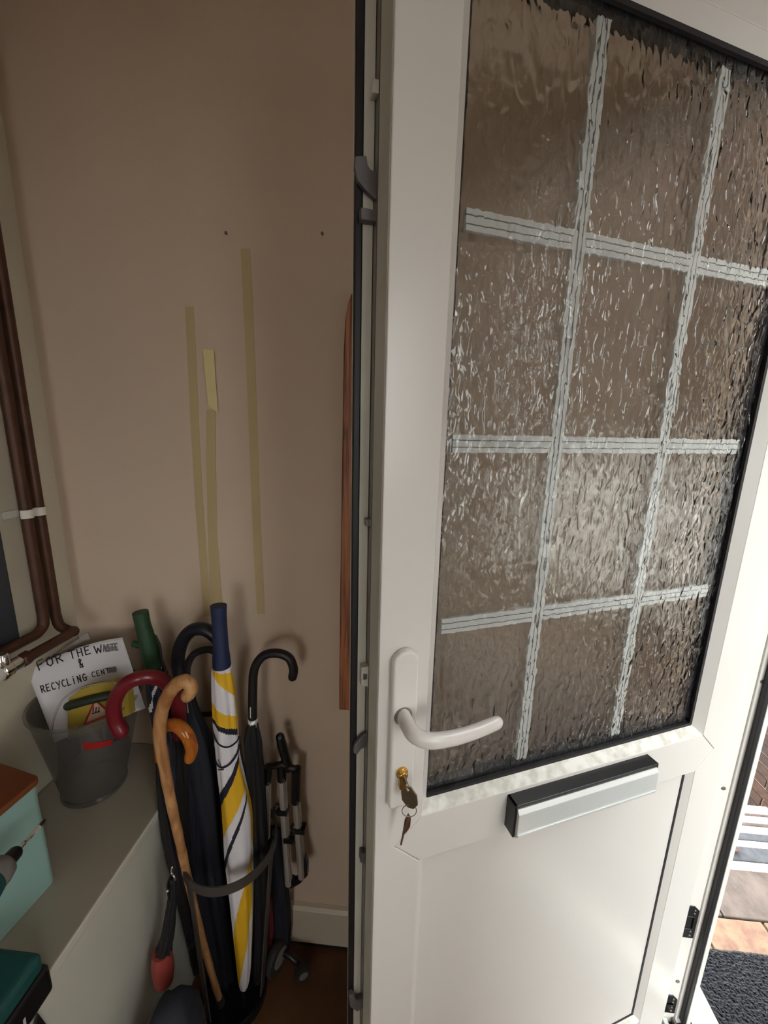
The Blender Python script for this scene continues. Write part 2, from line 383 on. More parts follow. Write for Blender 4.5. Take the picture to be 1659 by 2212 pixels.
# threshold with channels, and white outer sill
th = thing('trim_3', None, None, (0.70, 0.4, 0.0)); th['kind'] = 'structure'
MB().box((0.655, -0.055, -0.05), (0.765, 0.80, 0.012)).build('threshold', BLACKP, th, bevel=0.001)
for k, (x0, x1, zt) in enumerate(((0.668, 0.676, 0.030), (0.692, 0.703, 0.026), (0.716, 0.722, 0.030), (0.742, 0.765, 0.022))):
    MB().box((x0, -0.054, 0.012), (x1, 0.799, zt)).build('threshold_rib', [SILVER, SILVER, STEEL, BLACKP][k], th, bevel=0.001)
MB().box((0.753, -0.12, -0.09), (0.848, 0.905, -0.002)).build('outer_sill', PALEST, th, bevel=0.003)

# ================================================================ DOOR LEAF (its own frame: x along the leaf, y behind its outer face)
UH = 0.8875
DOFF = Vector((UH, 0, 0))
door = thing('door_1', 'white uPVC front door standing open, rippled glass above a plain panel', None, DD * UH + DN * DS)
door.rotation_euler = (0, 0, DA); door['kind'] = 'structure'
door['_org'] = (UH, 0, 0)
U0, ZB, ZT = 0.1430, 0.055, 2.092                        # leading edge, bottom, top
UL, URt = 0.2155, 0.8050                                 # inner edges of the stile faces
ZR0, ZR1 = 0.8450, 0.9290                                # mid rail face
ZG1 = 1.995                                              # top rail lower edge
ZP0 = 0.150                                              # bottom rail upper edge
TH = 0.066
zc = 0.887
# left stile with a notch for the rail's arrow end
lst = MB().prism([(U0, 0, ZB), (UL, 0, ZB), (UL, 0, ZR0), (0.1735, 0, zc), (UL, 0, ZR1), (UL, 0, ZT), (U0, 0, ZT)], (0, 0.044, 0))
lst.box((U0, 0.044, ZB), (UL, TH, ZT)).box((0.1215, 0.0625, ZB + 0.01), (U0 + 0.005, TH + 0.012, ZT))
lst.build('stile', UPVC, door, bevel=0.0016)
rst = MB().prism([(UH, 0, ZB), (UH, 0, ZT), (URt, 0, ZT), (URt, 0, ZR1), (0.847, 0, zc), (URt, 0, ZR0), (URt, 0, ZB)], (0, 0.044, 0))
rst.box((URt, 0.044, ZB), (UH, TH, ZT))
rst.build('stile', UPVC, door, bevel=0.0016)
g = 0.0010                                               # weld joints
MB().prism([(UL + g, 0.0004, ZR0), (URt - g, 0.0004, ZR0), (0.847 - g, 0.0004, zc), (URt - g, 0.0004, ZR1), (UL + g, 0.0004, ZR1), (0.1735 + g, 0.0004, zc)], (0, TH - 0.0004, 0)).build('mid_rail', UPVC, door, bevel=0.0012)
MB().box((UL + g, 0.0002, ZG1), (URt - g, TH, ZT)).build('top_rail', UPVC, door, bevel=0.0012)
MB().box((UL + g, 0.0002, ZB), (URt - g, TH, ZP0)).build('bottom_rail', UPVC, door, bevel=0.0012)
# glazing beads: sloping faces round the glass
GB = 0.0175                                              # glass depth
BW = 0.0145                                              # bead width
def bead(a, b, inn, m, depth=GB, wd=BW, name='glazing_bead'):
    a, b, inn = Vector(a), Vector(b), Vector(inn)
    t = (b - a).normalized()
    a2 = a + inn * wd + t * wd; b2 = b + inn * wd - t * wd
    y = Vector((0, 1, 0))
    return MB().hexa([a + y * 0.001, b + y * 0.001, b2 + y * depth, a2 + y * depth],
                     [a + y * depth, b + y * depth, b2 + y * (depth + 0.012), a2 + y * (depth + 0.012)]).build(name, m, door)
for z0, z1 in ((ZR1, ZG1),):
    bead((UL, 0, z0), (UL, 0, z1), (1, 0, 0), UPVC)
    bead((URt, 0, z1), (URt, 0, z0), (-1, 0, 0), UPVC)
    bead((URt, 0, z0), (UL, 0, z0), (0, 0, 1), UPVCD)
    bead((UL, 0, z1), (URt, 0, z1), (0, 0, -1), UPVC)
# gasket round the glass
a0, a1, b0, b1 = UL + BW, URt - BW, ZR1 + BW, ZG1 - BW
gw = 0.0045
gk = MB()
gk.box((a0 - 0.004, GB + 0.001, b0 - 0.002), (a0 + 0.0008, GB + 0.003, b1)).box((a1 - gw, GB - 0.002, b0), (a1 + 0.002, GB + 0.003, b1 + 0.002))
gk.box((a0, GB - 0.002, b0 - 0.002), (a1, GB + 0.003, b0 + gw)).box((a0, GB - 0.002, b1 - gw), (a1, GB + 0.003, b1 + 0.002))
gk.build('glass_gasket', GASK, door)
# sealed unit: rippled front pane, clear rear pane, dark spacer, white bars between
YF, YR = GB + 0.003, GB + 0.021
pane = MB(); pane.hexa([(a0, YF, b0), (a1, YF, b0), (a1, YF, b1), (a0, YF, b1)], [(a0, YF + 0.004, b0), (a1, YF + 0.004, b0), (a1, YF + 0.004, b1), (a0, YF + 0.004, b1)])
pane.m = [0, 0, 0, 0, 0, 0]
p1 = pane.build('glass_pane', [GLASSR, GLASSC], door)
for f in p1.data.polygons: f.material_index = 0 if abs(f.normal.y) > 0.5 and f.center.y < YF + 0.002 else 1
MB().box((a0, YR, b0), (a1, YR + 0.004, b1)).build('glass_pane', GLASSC, door)
sp = MB(); sw = 0.013
sp.box((a0 - 0.004, YF + 0.0045, b0), (a0 + 0.005, YR - 0.0005, b1)).box((a1 - sw, YF + 0.0045, b0), (a1 + 0.004, YR - 0.0005, b1))
sp.box((a0, YF + 0.0045, b0 - 0.004), (a1, YR - 0.0005, b0 + sw)).box((a0, YF + 0.0045, b1 - sw), (a1, YR - 0.0005, b1 + 0.004))
sp.build('spacer_bar', SPACER, door)
BY0, BY1 = YF + 0.0065, YF + 0.0125
hw = 0.0118
vx = (0.4060, 0.6080)
hz = (1.7360, 1.4790, 1.2210)
def bar(lo, hi, axis):
    o = MB().box(lo, hi).build('glazing_bar', BAR, door, bevel=0.0008)
    for s_ in (-1, 1):
        l = MB()
        if axis == 'z': c = (lo[0] + hi[0]) / 2 + s_ * 0.0035; l.box((c - 0.0006, lo[1] - 0.0004, lo[2]), (c + 0.0006, lo[1] + 0.001, hi[2]))
        else: c = (lo[2] + hi[2]) / 2 + s_ * 0.0045; l.box((lo[0], lo[1] - 0.0004, c - 0.0006), (hi[0], lo[1] + 0.001, c + 0.0006))
        l.build('lead_line', LEAD, o, off=DOFF)
for x in vx: bar((x - hw * 0.85, BY0, b0 + sw), (x + hw * 0.85, BY1, b1 - sw), 'z')
for z in hz:
    xs = [a0 + sw] + [v for x in vx for v in (x - hw * 0.86, x + hw * 0.86)] + [a1 - sw]
    for x0, x1 in zip(xs[::2], xs[1::2]): bar((x0, BY0, z - hw), (x1, BY1, z + hw), 'x')
# lower panel
pz0, pz1 = ZP0, ZR0
for a, b, i_, w_ in (((UL, 0, pz0), (UL, 0, pz1), (1, 0, 0), 0.012), ((URt, 0, pz1), (URt, 0, pz0), (-1, 0, 0), 0.012), ((URt, 0, pz0), (UL, 0, pz0), (0, 0, 1), 0.012)):
    bead(a, b, i_, UPVCD if i_[2] else UPVC, 0.011, w_, 'panel_bead')
MB().box((UL + 0.004, 0.0112, pz0 + 0.006), (URt - 0.004, 0.055, pz1 + 0.01)).build('door_panel', UPVC, door)
MB().box((URt - 0.0165, 0.0095, pz0 + 0.011), (URt - 0.0115, 0.012, pz1)).box((UL + 0.0118, 0.0095, pz0 + 0.010), (URt - 0.0115, 0.012, pz0 + 0.0145)).build('panel_gasket', GASK, door)
# leading edge hardware
MB().box((0.1195, 0.0565, ZB + 0.02), (0.1290, 0.0655, ZT - 0.005)).build('weather_seal', GASK, door, bevel=0.002)
ed = MB().box((U0 - 0.0012, 0.0445, ZB + 0.01), (U0 + 0.002, 0.0605, ZT - 0.01)); ed.build('lock_faceplate', STEEL, door)
MB().box((U0 - 0.0006, 0.004, ZB + 0.005), (U0 + 0.001, 0.0435, ZT - 0.005)).build('edge_cover', UPVCE, door)
MB().box((U0 - 0.014, 0.0585, ZB + 0.02), (U0 - 0.002, 0.0628, ZT - 0.01)).build('edge_cover', UPVCE, door)
WH = 0.052
def hook(pts, name, m, th=0.007, w=WH):
    q = [D(x, y, w) for x, y in pts]
    MB().prism([v - Vector((0, th / 2, 0)) for v in q], (0, th, 0)).build(name, m, door, bevel=0.0008)
hook([(790, 340), (766, 341), (765, 366), (771, 392), (790, 415), (809, 432), (818, 434), (818, 376), (800, 371), (793, 362)], 'lock_hook', DSTEEL)
hook([(777, 453), (816, 460), (815, 483), (778, 479)], 'lock_bolt', DSTEEL, 0.012)
hook([(802, 178), (819, 181), (818, 211), (801, 208)], 'roller_keeper', UPVCE, 0.012)
hook([(789, 1120), (803, 1119), (803, 1135), (789, 1136)], 'roller', STEEL, 0.012)
hook([(779, 1437), (796, 1434), (794, 1478), (778, 1476)], 'latch_plate', UPVCE, 0.012)
hook([(782, 1450), (791, 1450), (791, 1462), (782, 1463)], 'latch_hole', DSTEEL, 0.0135)
hook([(795, 1580), (779, 1588), (766, 1604), (762, 1622), (770, 1627), (778, 1616), (787, 1610), (794, 1606)], 'lock_hook', DSTEEL)
hook([(778, 1838), (788, 1836), (787, 1858), (777, 1856)], 'lock_bolt', DSTEEL, 0.012)
hook([(752, 2146), (760, 2141), (771, 2156), (784, 2150), (784, 2172), (770, 2180), (756, 2170)], 'lock_hook', DSTEEL)
# handle plate, lever, cylinder
px0, px1, pz_0, pz_1 = 0.1590, 0.1955, 0.9700, 1.2150
def pill(x0, x1, z0, z1, y, n=12):
    r = (x1 - x0) / 2; cx = (x0 + x1) / 2
    pts = [(cx + r * math.cos(math.pi * k / n), y, z1 - r + r * math.sin(math.pi * k / n)) for k in range(n + 1)]
    c = 0.007
    for (xx, zz, a0_) in ((x0 + c, z0 + c, math.pi), (x1 - c, z0 + c, 1.5 * math.pi)):
        pts += [(xx + c * math.cos(a0_ + k * math.pi / 8), y, zz + c * math.sin(a0_ + k * math.pi / 8)) for k in range(5)]
    return pts
MB().prism(pill(px0, px1, pz_0, pz_1, 0.0), (0, -0.0125, 0)).build('handle_plate', HANDLE, door, bevel=0.004, bseg=4)
zl = 1.1205; xl_ = 0.1745
path = spline([(xl_, -0.010, zl), (xl_, -0.030, zl - 0.000), (xl_ + 0.003, -0.046, zl - 0.002), (xl_ + 0.018, -0.056, zl - 0.0055), (xl_ + 0.045, -0.058, zl - 0.0080), (xl_ + 0.078, -0.056, zl - 0.0090), (xl_ + 0.118, -0.052, zl - 0.0065)], 6)
lv = MB().tube(path, [0.0120] * 12 + [0.0118 - 0.0016 * k / 24 for k in range(25)], 20, rnd=2, flat=0.80, ref=(0, 0, 1))
lv.build('lever_handle', HANDLE, door, smooth=True, auto=60)
MB().lathe([(0.0128, 0), (0.0128, 0.0015), (0.0118, 0.002), (0.0118, 0.003)], (xl_, -0.0122, zl), (0, -1, 0), 28).build('lever_collar', GREYP, door, smooth=True, auto=35)
kc = D(868, 1672, -0.014)
cy = MB().lathe([(0.0085, 0), (0.0085, 0.004), (0.0068, 0.0055), (0.0066, 0.009), (0.0055, 0.010)], (kc.x, -0.0120, kc.z + 0.002), (0, -1, 0), 28)
cy.prism([(kc.x - 0.0045, -0.0120, kc.z - 0.001), (kc.x + 0.0045, -0.0120, kc.z - 0.001), (kc.x + 0.0045, -0.0120, kc.z - 0.019), (kc.x + 0.002, -0.0120, kc.z - 0.022), (kc.x - 0.002, -0.0120, kc.z - 0.022), (kc.x - 0.0045, -0.0120, kc.z - 0.019)], (0, -0.007, 0))
cy.build('lock_cylinder', BRASS, door, bevel=0.0006)
# letter plate
lx0, lx1, lz0, lz1, ly = 0.3680, 0.6630, 0.8680, 0.9180, -0.0235
lf = MB()
lf.box((lx0 - 0.002, ly + 0.0015, lz1 - 0.003), (lx1, 0.002, lz1 + 0.004)).box((lx0 - 0.002, ly + 0.0015, lz0 - 0.006), (lx0 + 0.003, 0.002, lz1 + 0.004))
lf.box((lx1 - 0.003, ly + 0.0015, lz0 - 0.006), (lx1 + 0.002, 0.002, lz1 + 0.004)).box((lx0, -0.004, lz0 - 0.004), (lx1, 0.002, lz1))
lf.build('letterplate_frame', BLACKP, door, bevel=0.001)
fl = MB().prism([(lx0 + 0.0015, ly, lz1 - 0.002), (lx0 + 0.0015, ly - 0.003, lz1 - 0.006), (lx0 + 0.0015, ly - 0.0045, lz1 - 0.008), (lx0 + 0.0015, ly - 0.0045, lz0 + 0.004), (lx0 + 0.0015, ly - 0.002, lz0 - 0.004), (lx0 + 0.0015, ly + 0.006, lz0 - 0.006), (lx0 + 0.0015, ly + 0.006, lz1 - 0.002)], (lx1 - lx0 - 0.004, 0, 0))
flo = fl.build('letterplate_flap', SILVER, door, bevel=0.0005)
MB().box((lx0 + 0.003, ly - 0.0058, lz0 + 0.0015), (lx1 - 0.004, ly - 0.002, lz0 + 0.0045)).build('flap_lip', SILVER, flo, off=DOFF)
MB().box((lx0 + 0.003, ly - 0.0050, lz1 - 0.0095), (lx1 - 0.004, ly - 0.002, lz1 - 0.0075)).build('flap_lip', SILVER, flo, off=DOFF)

# keys: one in the cylinder, one hanging on the ring
def d2w(x, y, z): return DD * x + DN * (DS + y) + Vector((0, 0, z))
kr = thing('key_ring', 'two door keys on a small split ring, one turned in the brass lock', 'keys', d2w(kc.x, -0.03, kc.z))
def kprism(poly, th, name):
    # poly in door coordinates, thickness vector th
    q = [d2w(*p) for p in poly]; v = d2w(*th) - d2w(0, 0, 0)
    m = MB().prism([p - v * 0.5 for p in q], v)
    return m
def keyhead(c, r, ax, up, holed=True):
    """a flat hexagonal bow with an eyelet; ax, up span its plane"""
    ax, up = Vector(ax), Vector(up); c = Vector(c)
    out = [(-0.25, 1.0), (0.25, 1.0), (0.72, 0.35), (0.72, -0.45), (0.28, -1.0), (-0.28, -1.0), (-0.72, -0.45), (-0.72, 0.35)]
    return [c + ax * r * a + up * r * b for a, b in out]
hd = keyhead((kc.x + 0.0035, -0.036, kc.z - 0.0165), 0.0155, (0.80, -0.60, 0), (-0.08, 0.16, 0.98))
k1 = kprism(hd, Vector((0.6, 0.8, 0)) * 0.0022, 'key'); 
sh = [d2w(kc.x, -0.018, kc.z + 0.002), d2w(kc.x + 0.001, -0.030, kc.z - 0.002), d2w(kc.x + 0.002, -0.034, kc.z - 0.008)]
k1.tube(sh, 0.0030, 8)
k1.build('key', KEYM, kr, bevel=0.0004)
rc = d2w(kc.x + 0.0035, -0.0375, kc.z - 0.0375)
ringp = [rc + (DD * 0.95 + DN * -0.3).normalized() * (0.0098 * math.cos(t)) + Vector((0, 0, 0.0098 * math.sin(t))) for t in [2 * math.pi * k / 28 for k in range(29)]]
MB().tube(ringp, 0.0006, 8, cap=False).build('split_ring', KEYM, kr, smooth=True)
bl = [(kc.x + 0.0030, -0.036, kc.z - 0.043), (kc.x + 0.0080, -0.034, kc.z - 0.053), (kc.x + 0.0085, -0.032, kc.z - 0.070), (kc.x + 0.0050, -0.031, kc.z - 0.078), (kc.x + 0.0010, -0.030, kc.z - 0.084), (kc.x - 0.0015, -0.028, kc.z - 0.104), (kc.x - 0.0040, -0.028, kc.z - 0.103), (kc.x - 0.0020, -0.031, kc.z - 0.076), (kc.x - 0.0010, -0.033, kc.z - 0.056)]
kprism(bl, Vector((0.3, 0.9, 0)) * 0.0024, 'key').build('key', KEYM, kr, bevel=0.0004)

# ================================================================ OUTSIDE
steps = thing('stone_steps', None, None, (1.6, 1.0, ZOUT)); steps['kind'] = 'structure'
random.seed(4)
tread_y = []
for k, py in enumerate((1877, 1828, 1798, 1775, 1755, 1737)):
    tread_y.append(P(1600, py, Z=ZOUT - 0.17 * k).y)
y0 = P(1600, 2010, Z=ZOUT).y; y1 = P(1600, 1984, Z=ZOUT).y; yn = tread_y[0]
# landing: base, tan edging bricks, stone slabs
MB().box((0.76, -1.6, ZOUT - 0.5), (2.46, yn - 0.004, ZOUT - 0.02)).build('landing_base', SOIL, steps)
x = 0.80
while x < 2.44:
    w_ = 0.215
    MB().box((x, y0 - 0.06, ZOUT - 0.03), (min(x + w_ - 0.008, 2.45), y1 - 0.003, ZOUT + random.uniform(-0.002, 0.002))).build('edging_brick', TANB, steps, bevel=0.003)
    x += w_
x = 0.78
for w_ in (0.33, 0.42, 0.36, 0.40, 0.2):
    MB().box((x, y1 + 0.003, ZOUT - 0.04), (min(x + w_ - 0.006, 2.46), yn - 0.002, ZOUT + random.uniform(-0.001, 0.001))).build('stone_slab', STONE, steps, bevel=0.004)
    x += w_
yy = y0 - 0.07
while yy > -1.5:
    x = 0.90
    while x < 2.4:
        MB().box((x, yy - 0.39, ZOUT - 0.03), (min(x + 0.39, 2.46), yy, ZOUT - 0.004)).build('stone_slab', STONE, steps, bevel=0.004)
        x += 0.398
    yy -= 0.398
for k in range(5):
    z = ZOUT - 0.17 * (k + 1); ya, yb_ = tread_y[k], tread_y[k + 1]
    nb = (0.040, 0.024, 0.012, 0.010, 0.0)[k] * 1.6
    xs = [0.95, 1.32 + 0.11 * k, 1.78 - 0.07 * k + 0.1, 2.46]
    for i in range(3):
        MB().box((xs[i], ya - 0.03, z - 0.2), (xs[i + 1] - 0.005, yb_ - nb - 0.002, z + random.uniform(-0.001, 0.001))).build('tread', PALEST, steps, bevel=0.004)
    if nb: MB().box((0.95, yb_ - nb, z - 0.2), (2.46, yb_, z + 0.001)).build('nosing', BLUEST if k in (0, 1) else STONE, steps, bevel=0.004)
gr = struct('ground', MB().box((-12, -16, -1.36), (16, 16, -1.30)).box((0.80, 2.2, -1.30), (2.60, 9.0, -1.12)), SOIL)
# dead leaf on the steps
lq = P(1578, 1836, Z=ZOUT - 0.165)
lm = MB()
lpts = [(0, 0, 0), (0.02, 0.012, 0.006), (0.045, 0.014, 0.002), (0.062, 0.0, 0.008), (0.042, -0.016, 0.010), (0.018, -0.012, 0.004)]
lm.prism([lq + Vector(p) + Vector((-0.03, 0, 0.004)) for p in lpts], (0, 0, 0.0015))
tag(lm.build('leaf', LEAFB, off=lq), 'dead brown leaf lying on the first pale step', 'leaf')

# doormat: slab plus looped pile
mt_y1 = y0 - 0.068
dm = thing('doormat', 'charcoal looped coil doormat on the landing outside the door', 'doormat', (1.35, 0.55, ZOUT))
MB().box((0.905, 0.02, ZOUT - 0.003), (1.85, mt_y1, ZOUT + 0.006)).build('mat_backing', MATC, dm, bevel=0.002)
pl = MB(); random.seed(9)
mat_lo = Vector((0.908, 0.60))
yy = mt_y1 - 0.004
while yy > 0.45:
    x = 0.91
    while x < 1.6:
        a = random.uniform(0.5, 1.3); L = random.uniform(0.007, 0.013); h = random.uniform(0.006, 0.012); w_ = 0.0022
        c = Vector((x + random.uniform(-0.003, 0.003), yy + random.uniform(-0.003, 0.003), ZOUT + 0.005))
        d = Vector((math.cos(a), -math.sin(a), 0)); s_ = Vector((-d.y, d.x, 0)) * w_
        pl.add([c - d * L + s_, c - d * L - s_, c + s_ + Vector((0, 0, h)), c - s_ + Vector((0, 0, h)), c + d * L + s_, c + d * L - s_], [(0, 1, 3, 2), (2, 3, 5, 4)])
        x += 0.0078
    yy -= 0.0078
po = pl.build('mat_pile', MATC, dm); po['kind'] = 'stuff'

# brick wall of the neighbouring house
wo = thing('wall_outside', None, None, (2.5, 2.0, -1.12)); wo['kind'] = 'structure'
XW = 2.50
MB().box((XW + 0.006, -1.65, -1.3), (XW + 0.2, 8.0, 3.6)).build('mortar_bed', MORTAR, wo)
CH, BL_ = 0.075, 0.225
proto = []
random.seed(11)
def brickmesh(j):
    m = MB(); h, l = 0.0315, 0.1045
    pts = []
    for sx in (0, 1):
        for sy in (-1, 1):
            for sz in (-1, 1):
                pts.append(Vector((sx * 0.02, sy * l + random.uniform(-.003, .003), sz * h + random.uniform(-.002, .002))))
    m.add(pts, [(0, 1, 3, 2), (4, 6, 7, 5), (0, 4, 5, 1), (2, 3, 7, 6), (0, 2, 6, 4), (1, 5, 7, 3)])
    return m
bms = [brickmesh(j) for j in range(6)]
first = []
for bmx in bms:
    o = bmx.build('brick', BRICKO, off=(0, 0, 0)); first.append(o.data); bpy.data.objects.remove(o)
far = MB()
for r in range(62):
    z = -1.12 + CH * (r + 0.5)
    for c in range(41):
        y = -1.53 + BL_ * c + (BL_ / 2 if r % 2 else 0)
        if 1.9 < y < 3.5 and z < 0.55:
            o = bpy.data.objects.new('brick', random.choice(first)); COL.objects.link(o)
            o.parent = wo; o.location = Vector((XW - random.uniform(0.002, 0.007), y, z)) - wo.location
        else:
            b = random.choice(bms); n = Vector((XW - random.uniform(0.002, 0.007), y, z))
            far.add([v + n for v in b.v], b.f)
fo = far.build('far_brick', BRICKI, wo); fo['kind'] = 'stuff'
nw = thing('reflection_window', None, None, (XW, -0.12, 0.45)); nw['kind'] = 'structure'  # unseen white window, added for the pale reflection in the door glass
for lo_, hi_, nm in (((XW - 0.05, -0.62, 0.42), (XW - 0.008, -0.55, 1.36), 'window_frame'), ((XW - 0.05, 0.31, 0.42), (XW - 0.008, 0.38, 1.36), 'window_frame'), ((XW - 0.05, -0.55, 1.29), (XW - 0.008, 0.31, 1.36), 'window_frame'),
                     ((XW - 0.05, -0.55, 0.49), (XW - 0.008, 0.31, 0.55), 'window_frame'), ((XW - 0.10, -0.66, 0.42), (XW - 0.008, 0.42, 0.49), 'window_sill'), ((XW - 0.02, -0.55, 0.55), (XW - 0.010, 0.31, 1.29), 'reflection_blind'), ((XW - 0.045, -0.14, 0.55), (XW - 0.02, -0.09, 1.29), 'mullion')):
    MB().box(lo_, hi_).build(nm, mat('reflection_blind_white', rgb(246, 246, 244), 0.6) if nm == 'reflection_blind' else UPVC, nw, bevel=0.003)

# ================================================================ LEDGE along the left wall
lg = thing('ledge_unit', 'long white boxed-in ledge along the left wall under the pipes', 'ledge', ((XL + XLEDGE) / 2, 0.2, 0))
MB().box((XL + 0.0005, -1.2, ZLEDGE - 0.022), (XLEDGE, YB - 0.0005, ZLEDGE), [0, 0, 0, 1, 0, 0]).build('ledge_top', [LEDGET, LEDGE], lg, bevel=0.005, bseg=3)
MB().box((XLEDGE - 0.03, -1.2, 0.0), (XLEDGE - 0.006, YB - 0.017, ZLEDGE - 0.022)).build('front_panel', LEDGE, lg)

# radiator, pipes, clip, valve on the left wall
rd = thing('radiator', 'dark slate grey radiator on the left wall beside the pipes', 'radiator', (XL + 0.03, 0.45, 0.99))
rp = P(45, 1392, X=XL + 0.012)
MB().box((XL + 0.003, 0.10, rp.z), (XL + 0.014, rp.y, 1.75)).build('radiator_panel', SLATE, rd, bevel=0.003)
for k in range(5):
    MB().box((XL + 0.013, 0.13 + k * 0.11, rp.z + 0.03), (XL + 0.017, 0.19 + k * 0.11, 1.72)).build('radiator_rib', SLATE, rd, bevel=0.003)
PR = 0.0108
XP = XL + 0.026
ya = P(106, 1240, X=XP).y; yb2 = P(78, 1240, X=XP).y
za = P(126, 1345, X=XP).z
Xo = XP + 0.045
qe = P(160, 1364, X=Xo); qh = P(62, 1424, X=Xo)
pa = [(XP, ya, 2.34), (XP, ya, 1.6), (XP, ya, za + 0.03)] + spline([(XP, ya, za + 0.02), (XP + 0.004, ya + 0.003, za - 0.008), (XP + 0.024, ya + 0.012, za - 0.026), (Xo - 0.004, qe.y + 0.002, qe.z), (Xo, qe.y - 0.02, qe.z + 0.001)], 7) + [(Xo, qh.y + 0.02, qe.z + 0.003), (Xo, qh.y - 0.02, qe.z + 0.004)]
tag(MB().tube(pa, PR, 18).build('copper_pipe', COPPER, off=(XP, ya, qe.z), smooth=True, auto=70), 'copper pipe nearest the corner, dropping then turning back to the chrome valve', 'pipe')
zb = P(100, 1352, X=XP).z
pb = [(XP, yb2, 2.34), (XP, yb2, 1.6), (XP, yb2, zb + 0.03)] + spline([(XP, yb2, zb + 0.02), (XP, yb2 - 0.004, zb + 0.004), (XP, yb2 - 0.02, zb - 0.006), (XP, yb2 - 0.04, zb - 0.007)], 6) + [(XP, 0.66, zb - 0.005), (XP, 0.52, zb - 0.004)]
tag(MB().tube(pb, PR, 18).build('copper_pipe', COPPER, off=(XP, yb2, zb), smooth=True, auto=70), 'copper pipe on the radiator side of the pair, bending towards the radiator', 'pipe')
zc_ = P(72, 1106, X=XP).z
cl = thing('pipe_clip', 'white double plastic clip holding the two copper pipes to the wall', 'clip', (XL, (ya + yb2) / 2, zc_))
def arcband(c, r0, r1, z0, z1):
    m = MB(); n = 12; vs = []
    for k in range(n + 1):
        a = -math.pi / 2 + math.pi * k / n
        for r in (r0, r1):
            for z in (z0, z1): vs.append((c[0] + r * math.cos(a), c[1] + r * math.sin(a), z))
    fs = []
    for k in range(n):
        a, b = k * 4, k * 4 + 4
        fs += [(a, b, b + 1, a + 1), (a + 2, a + 3, b + 3, b + 2), (a, a + 2, b + 2, b), (a + 1, b + 1, b + 3, a + 3)]
    fs += [(0, 1, 3, 2), (n * 4, n * 4 + 2, n * 4 + 3, n * 4 + 1)]
    return m.add(vs, fs)
for yy in (ya, yb2): arcband((XP, yy), PR + 0.0004, PR + 0.0024, zc_ - 0.009, zc_ + 0.009).build('clip_band', WPLAS, cl)
MB().box((XL, yb2 - PR - 0.018, zc_ - 0.008), (XL + 0.006, ya + PR + 0.006, zc_ + 0.008)).box((XL, (ya + yb2) / 2 - 0.003, zc_ - 0.008), (XP + 0.004, (ya + yb2) / 2 + 0.003, zc_ + 0.008)).build('clip_base', WPLAS, cl, bevel=0.001)
va = thing('radiator_valve', 'chrome radiator valve with a white tail pipe at the end of the pipe', 'valve', (Xo, qh.y - 0.03, qe.z - 0.02))
zz = qe.z + 0.004
MB().lathe([(0.012, 0), (0.015, 0.004), (0.015, 0.018), (0.012, 0.022)], (Xo, qh.y + 0.004, zz), (0, -1, 0), 6).build('valve_nut', COPPER, va)
MB().lathe([(0.010, 0.02), (0.0135, 0.024), (0.0135, 0.042), (0.017, 0.046), (0.017, 0.060), (0.011, 0.064)], (Xo, qh.y + 0.004, zz), (0, -1, 0), 24).build('valve_body', CHROME, va, smooth=True, auto=35)
MB().lathe([(0.0105, 0), (0.0105, 0.022), (0.008, 0.026)], (Xo, qh.y - 0.048, zz + 0.010), (0, 0, 1), 20).build('valve_cap', CHROME, va, smooth=True, auto=35)
MB().tube([(Xo, qh.y - 0.055, zz), (Xo, qh.y - 0.16, zz - 0.004)], 0.0135, 20).build('tail_pipe', WPLAS, va, smooth=True, auto=60)

# ================================================================ BUCKET and what is in it
bc0, bc1 = Vector((-0.733, 0.752, ZLEDGE)), Vector((-0.733, 0.765, 0.868))
RB0, RB1 = 0.062, 0.109
bk = thing('bucket', 'smoky clear plastic bucket on the ledge holding a handwritten paper notice', 'bucket', bc0)
seg = 56; vs = []; nr = 14
prof = [(t, 0) for t in [k / (nr - 1) for k in range(nr)]]
def bwall(t, off):
    r = lerp(RB0, RB1, t) + off; c = bc0.lerp(bc1, t); return [c + Vector((r * math.cos(a), r * math.sin(a), 0.0005)) for a in [2 * math.pi * k / seg for k in range(seg)]]
bm_ = MB()
rings = [[bc0 + Vector((0.0, 0, 0.0005))] * seg] + [bwall(t, 0) for t, _ in prof] + [bwall(1.0, 0.004), ] 
top = bwall(1.0, 0.004); top = [p + Vector((0, 0, 0.004)) for p in top]
inn = [[p + Vector((0, 0, 0.003)) for p in bwall(t, -0.0018)] for t, _ in prof[::-1]]
inn[0] = [p + Vector((0, 0, 0.001)) for p in inn[0]]
allr = rings[1:] + [top] + inn
vs = [p for r_ in allr for p in r_]; n = len(allr)
fs = [(i * seg + k, i * seg + (k + 1) % seg, (i + 1) * seg + (k + 1) % seg, (i + 1) * seg + k) for i in range(n - 1) for k in range(seg)]
fs += [tuple(range(seg))[::-1], tuple(range((n - 1) * seg, n * seg))]
bm_.add(vs, fs)
bm_.build('bucket_body', BUCKM, bk, smooth=True, auto=40)
MB().lathe([(RB0 + 0.0035, 0), (RB0 + 0.0045, 0.003), (RB0 + 0.0040, 0.008), (RB0 + 0.0020, 0.010), (RB0 + 0.0012, 0.004)], bc0 + Vector((0, 0, 0.0005)), (0, 0, 1), 48, close=True).build('base_ring', BUCKM, bk, smooth=True)
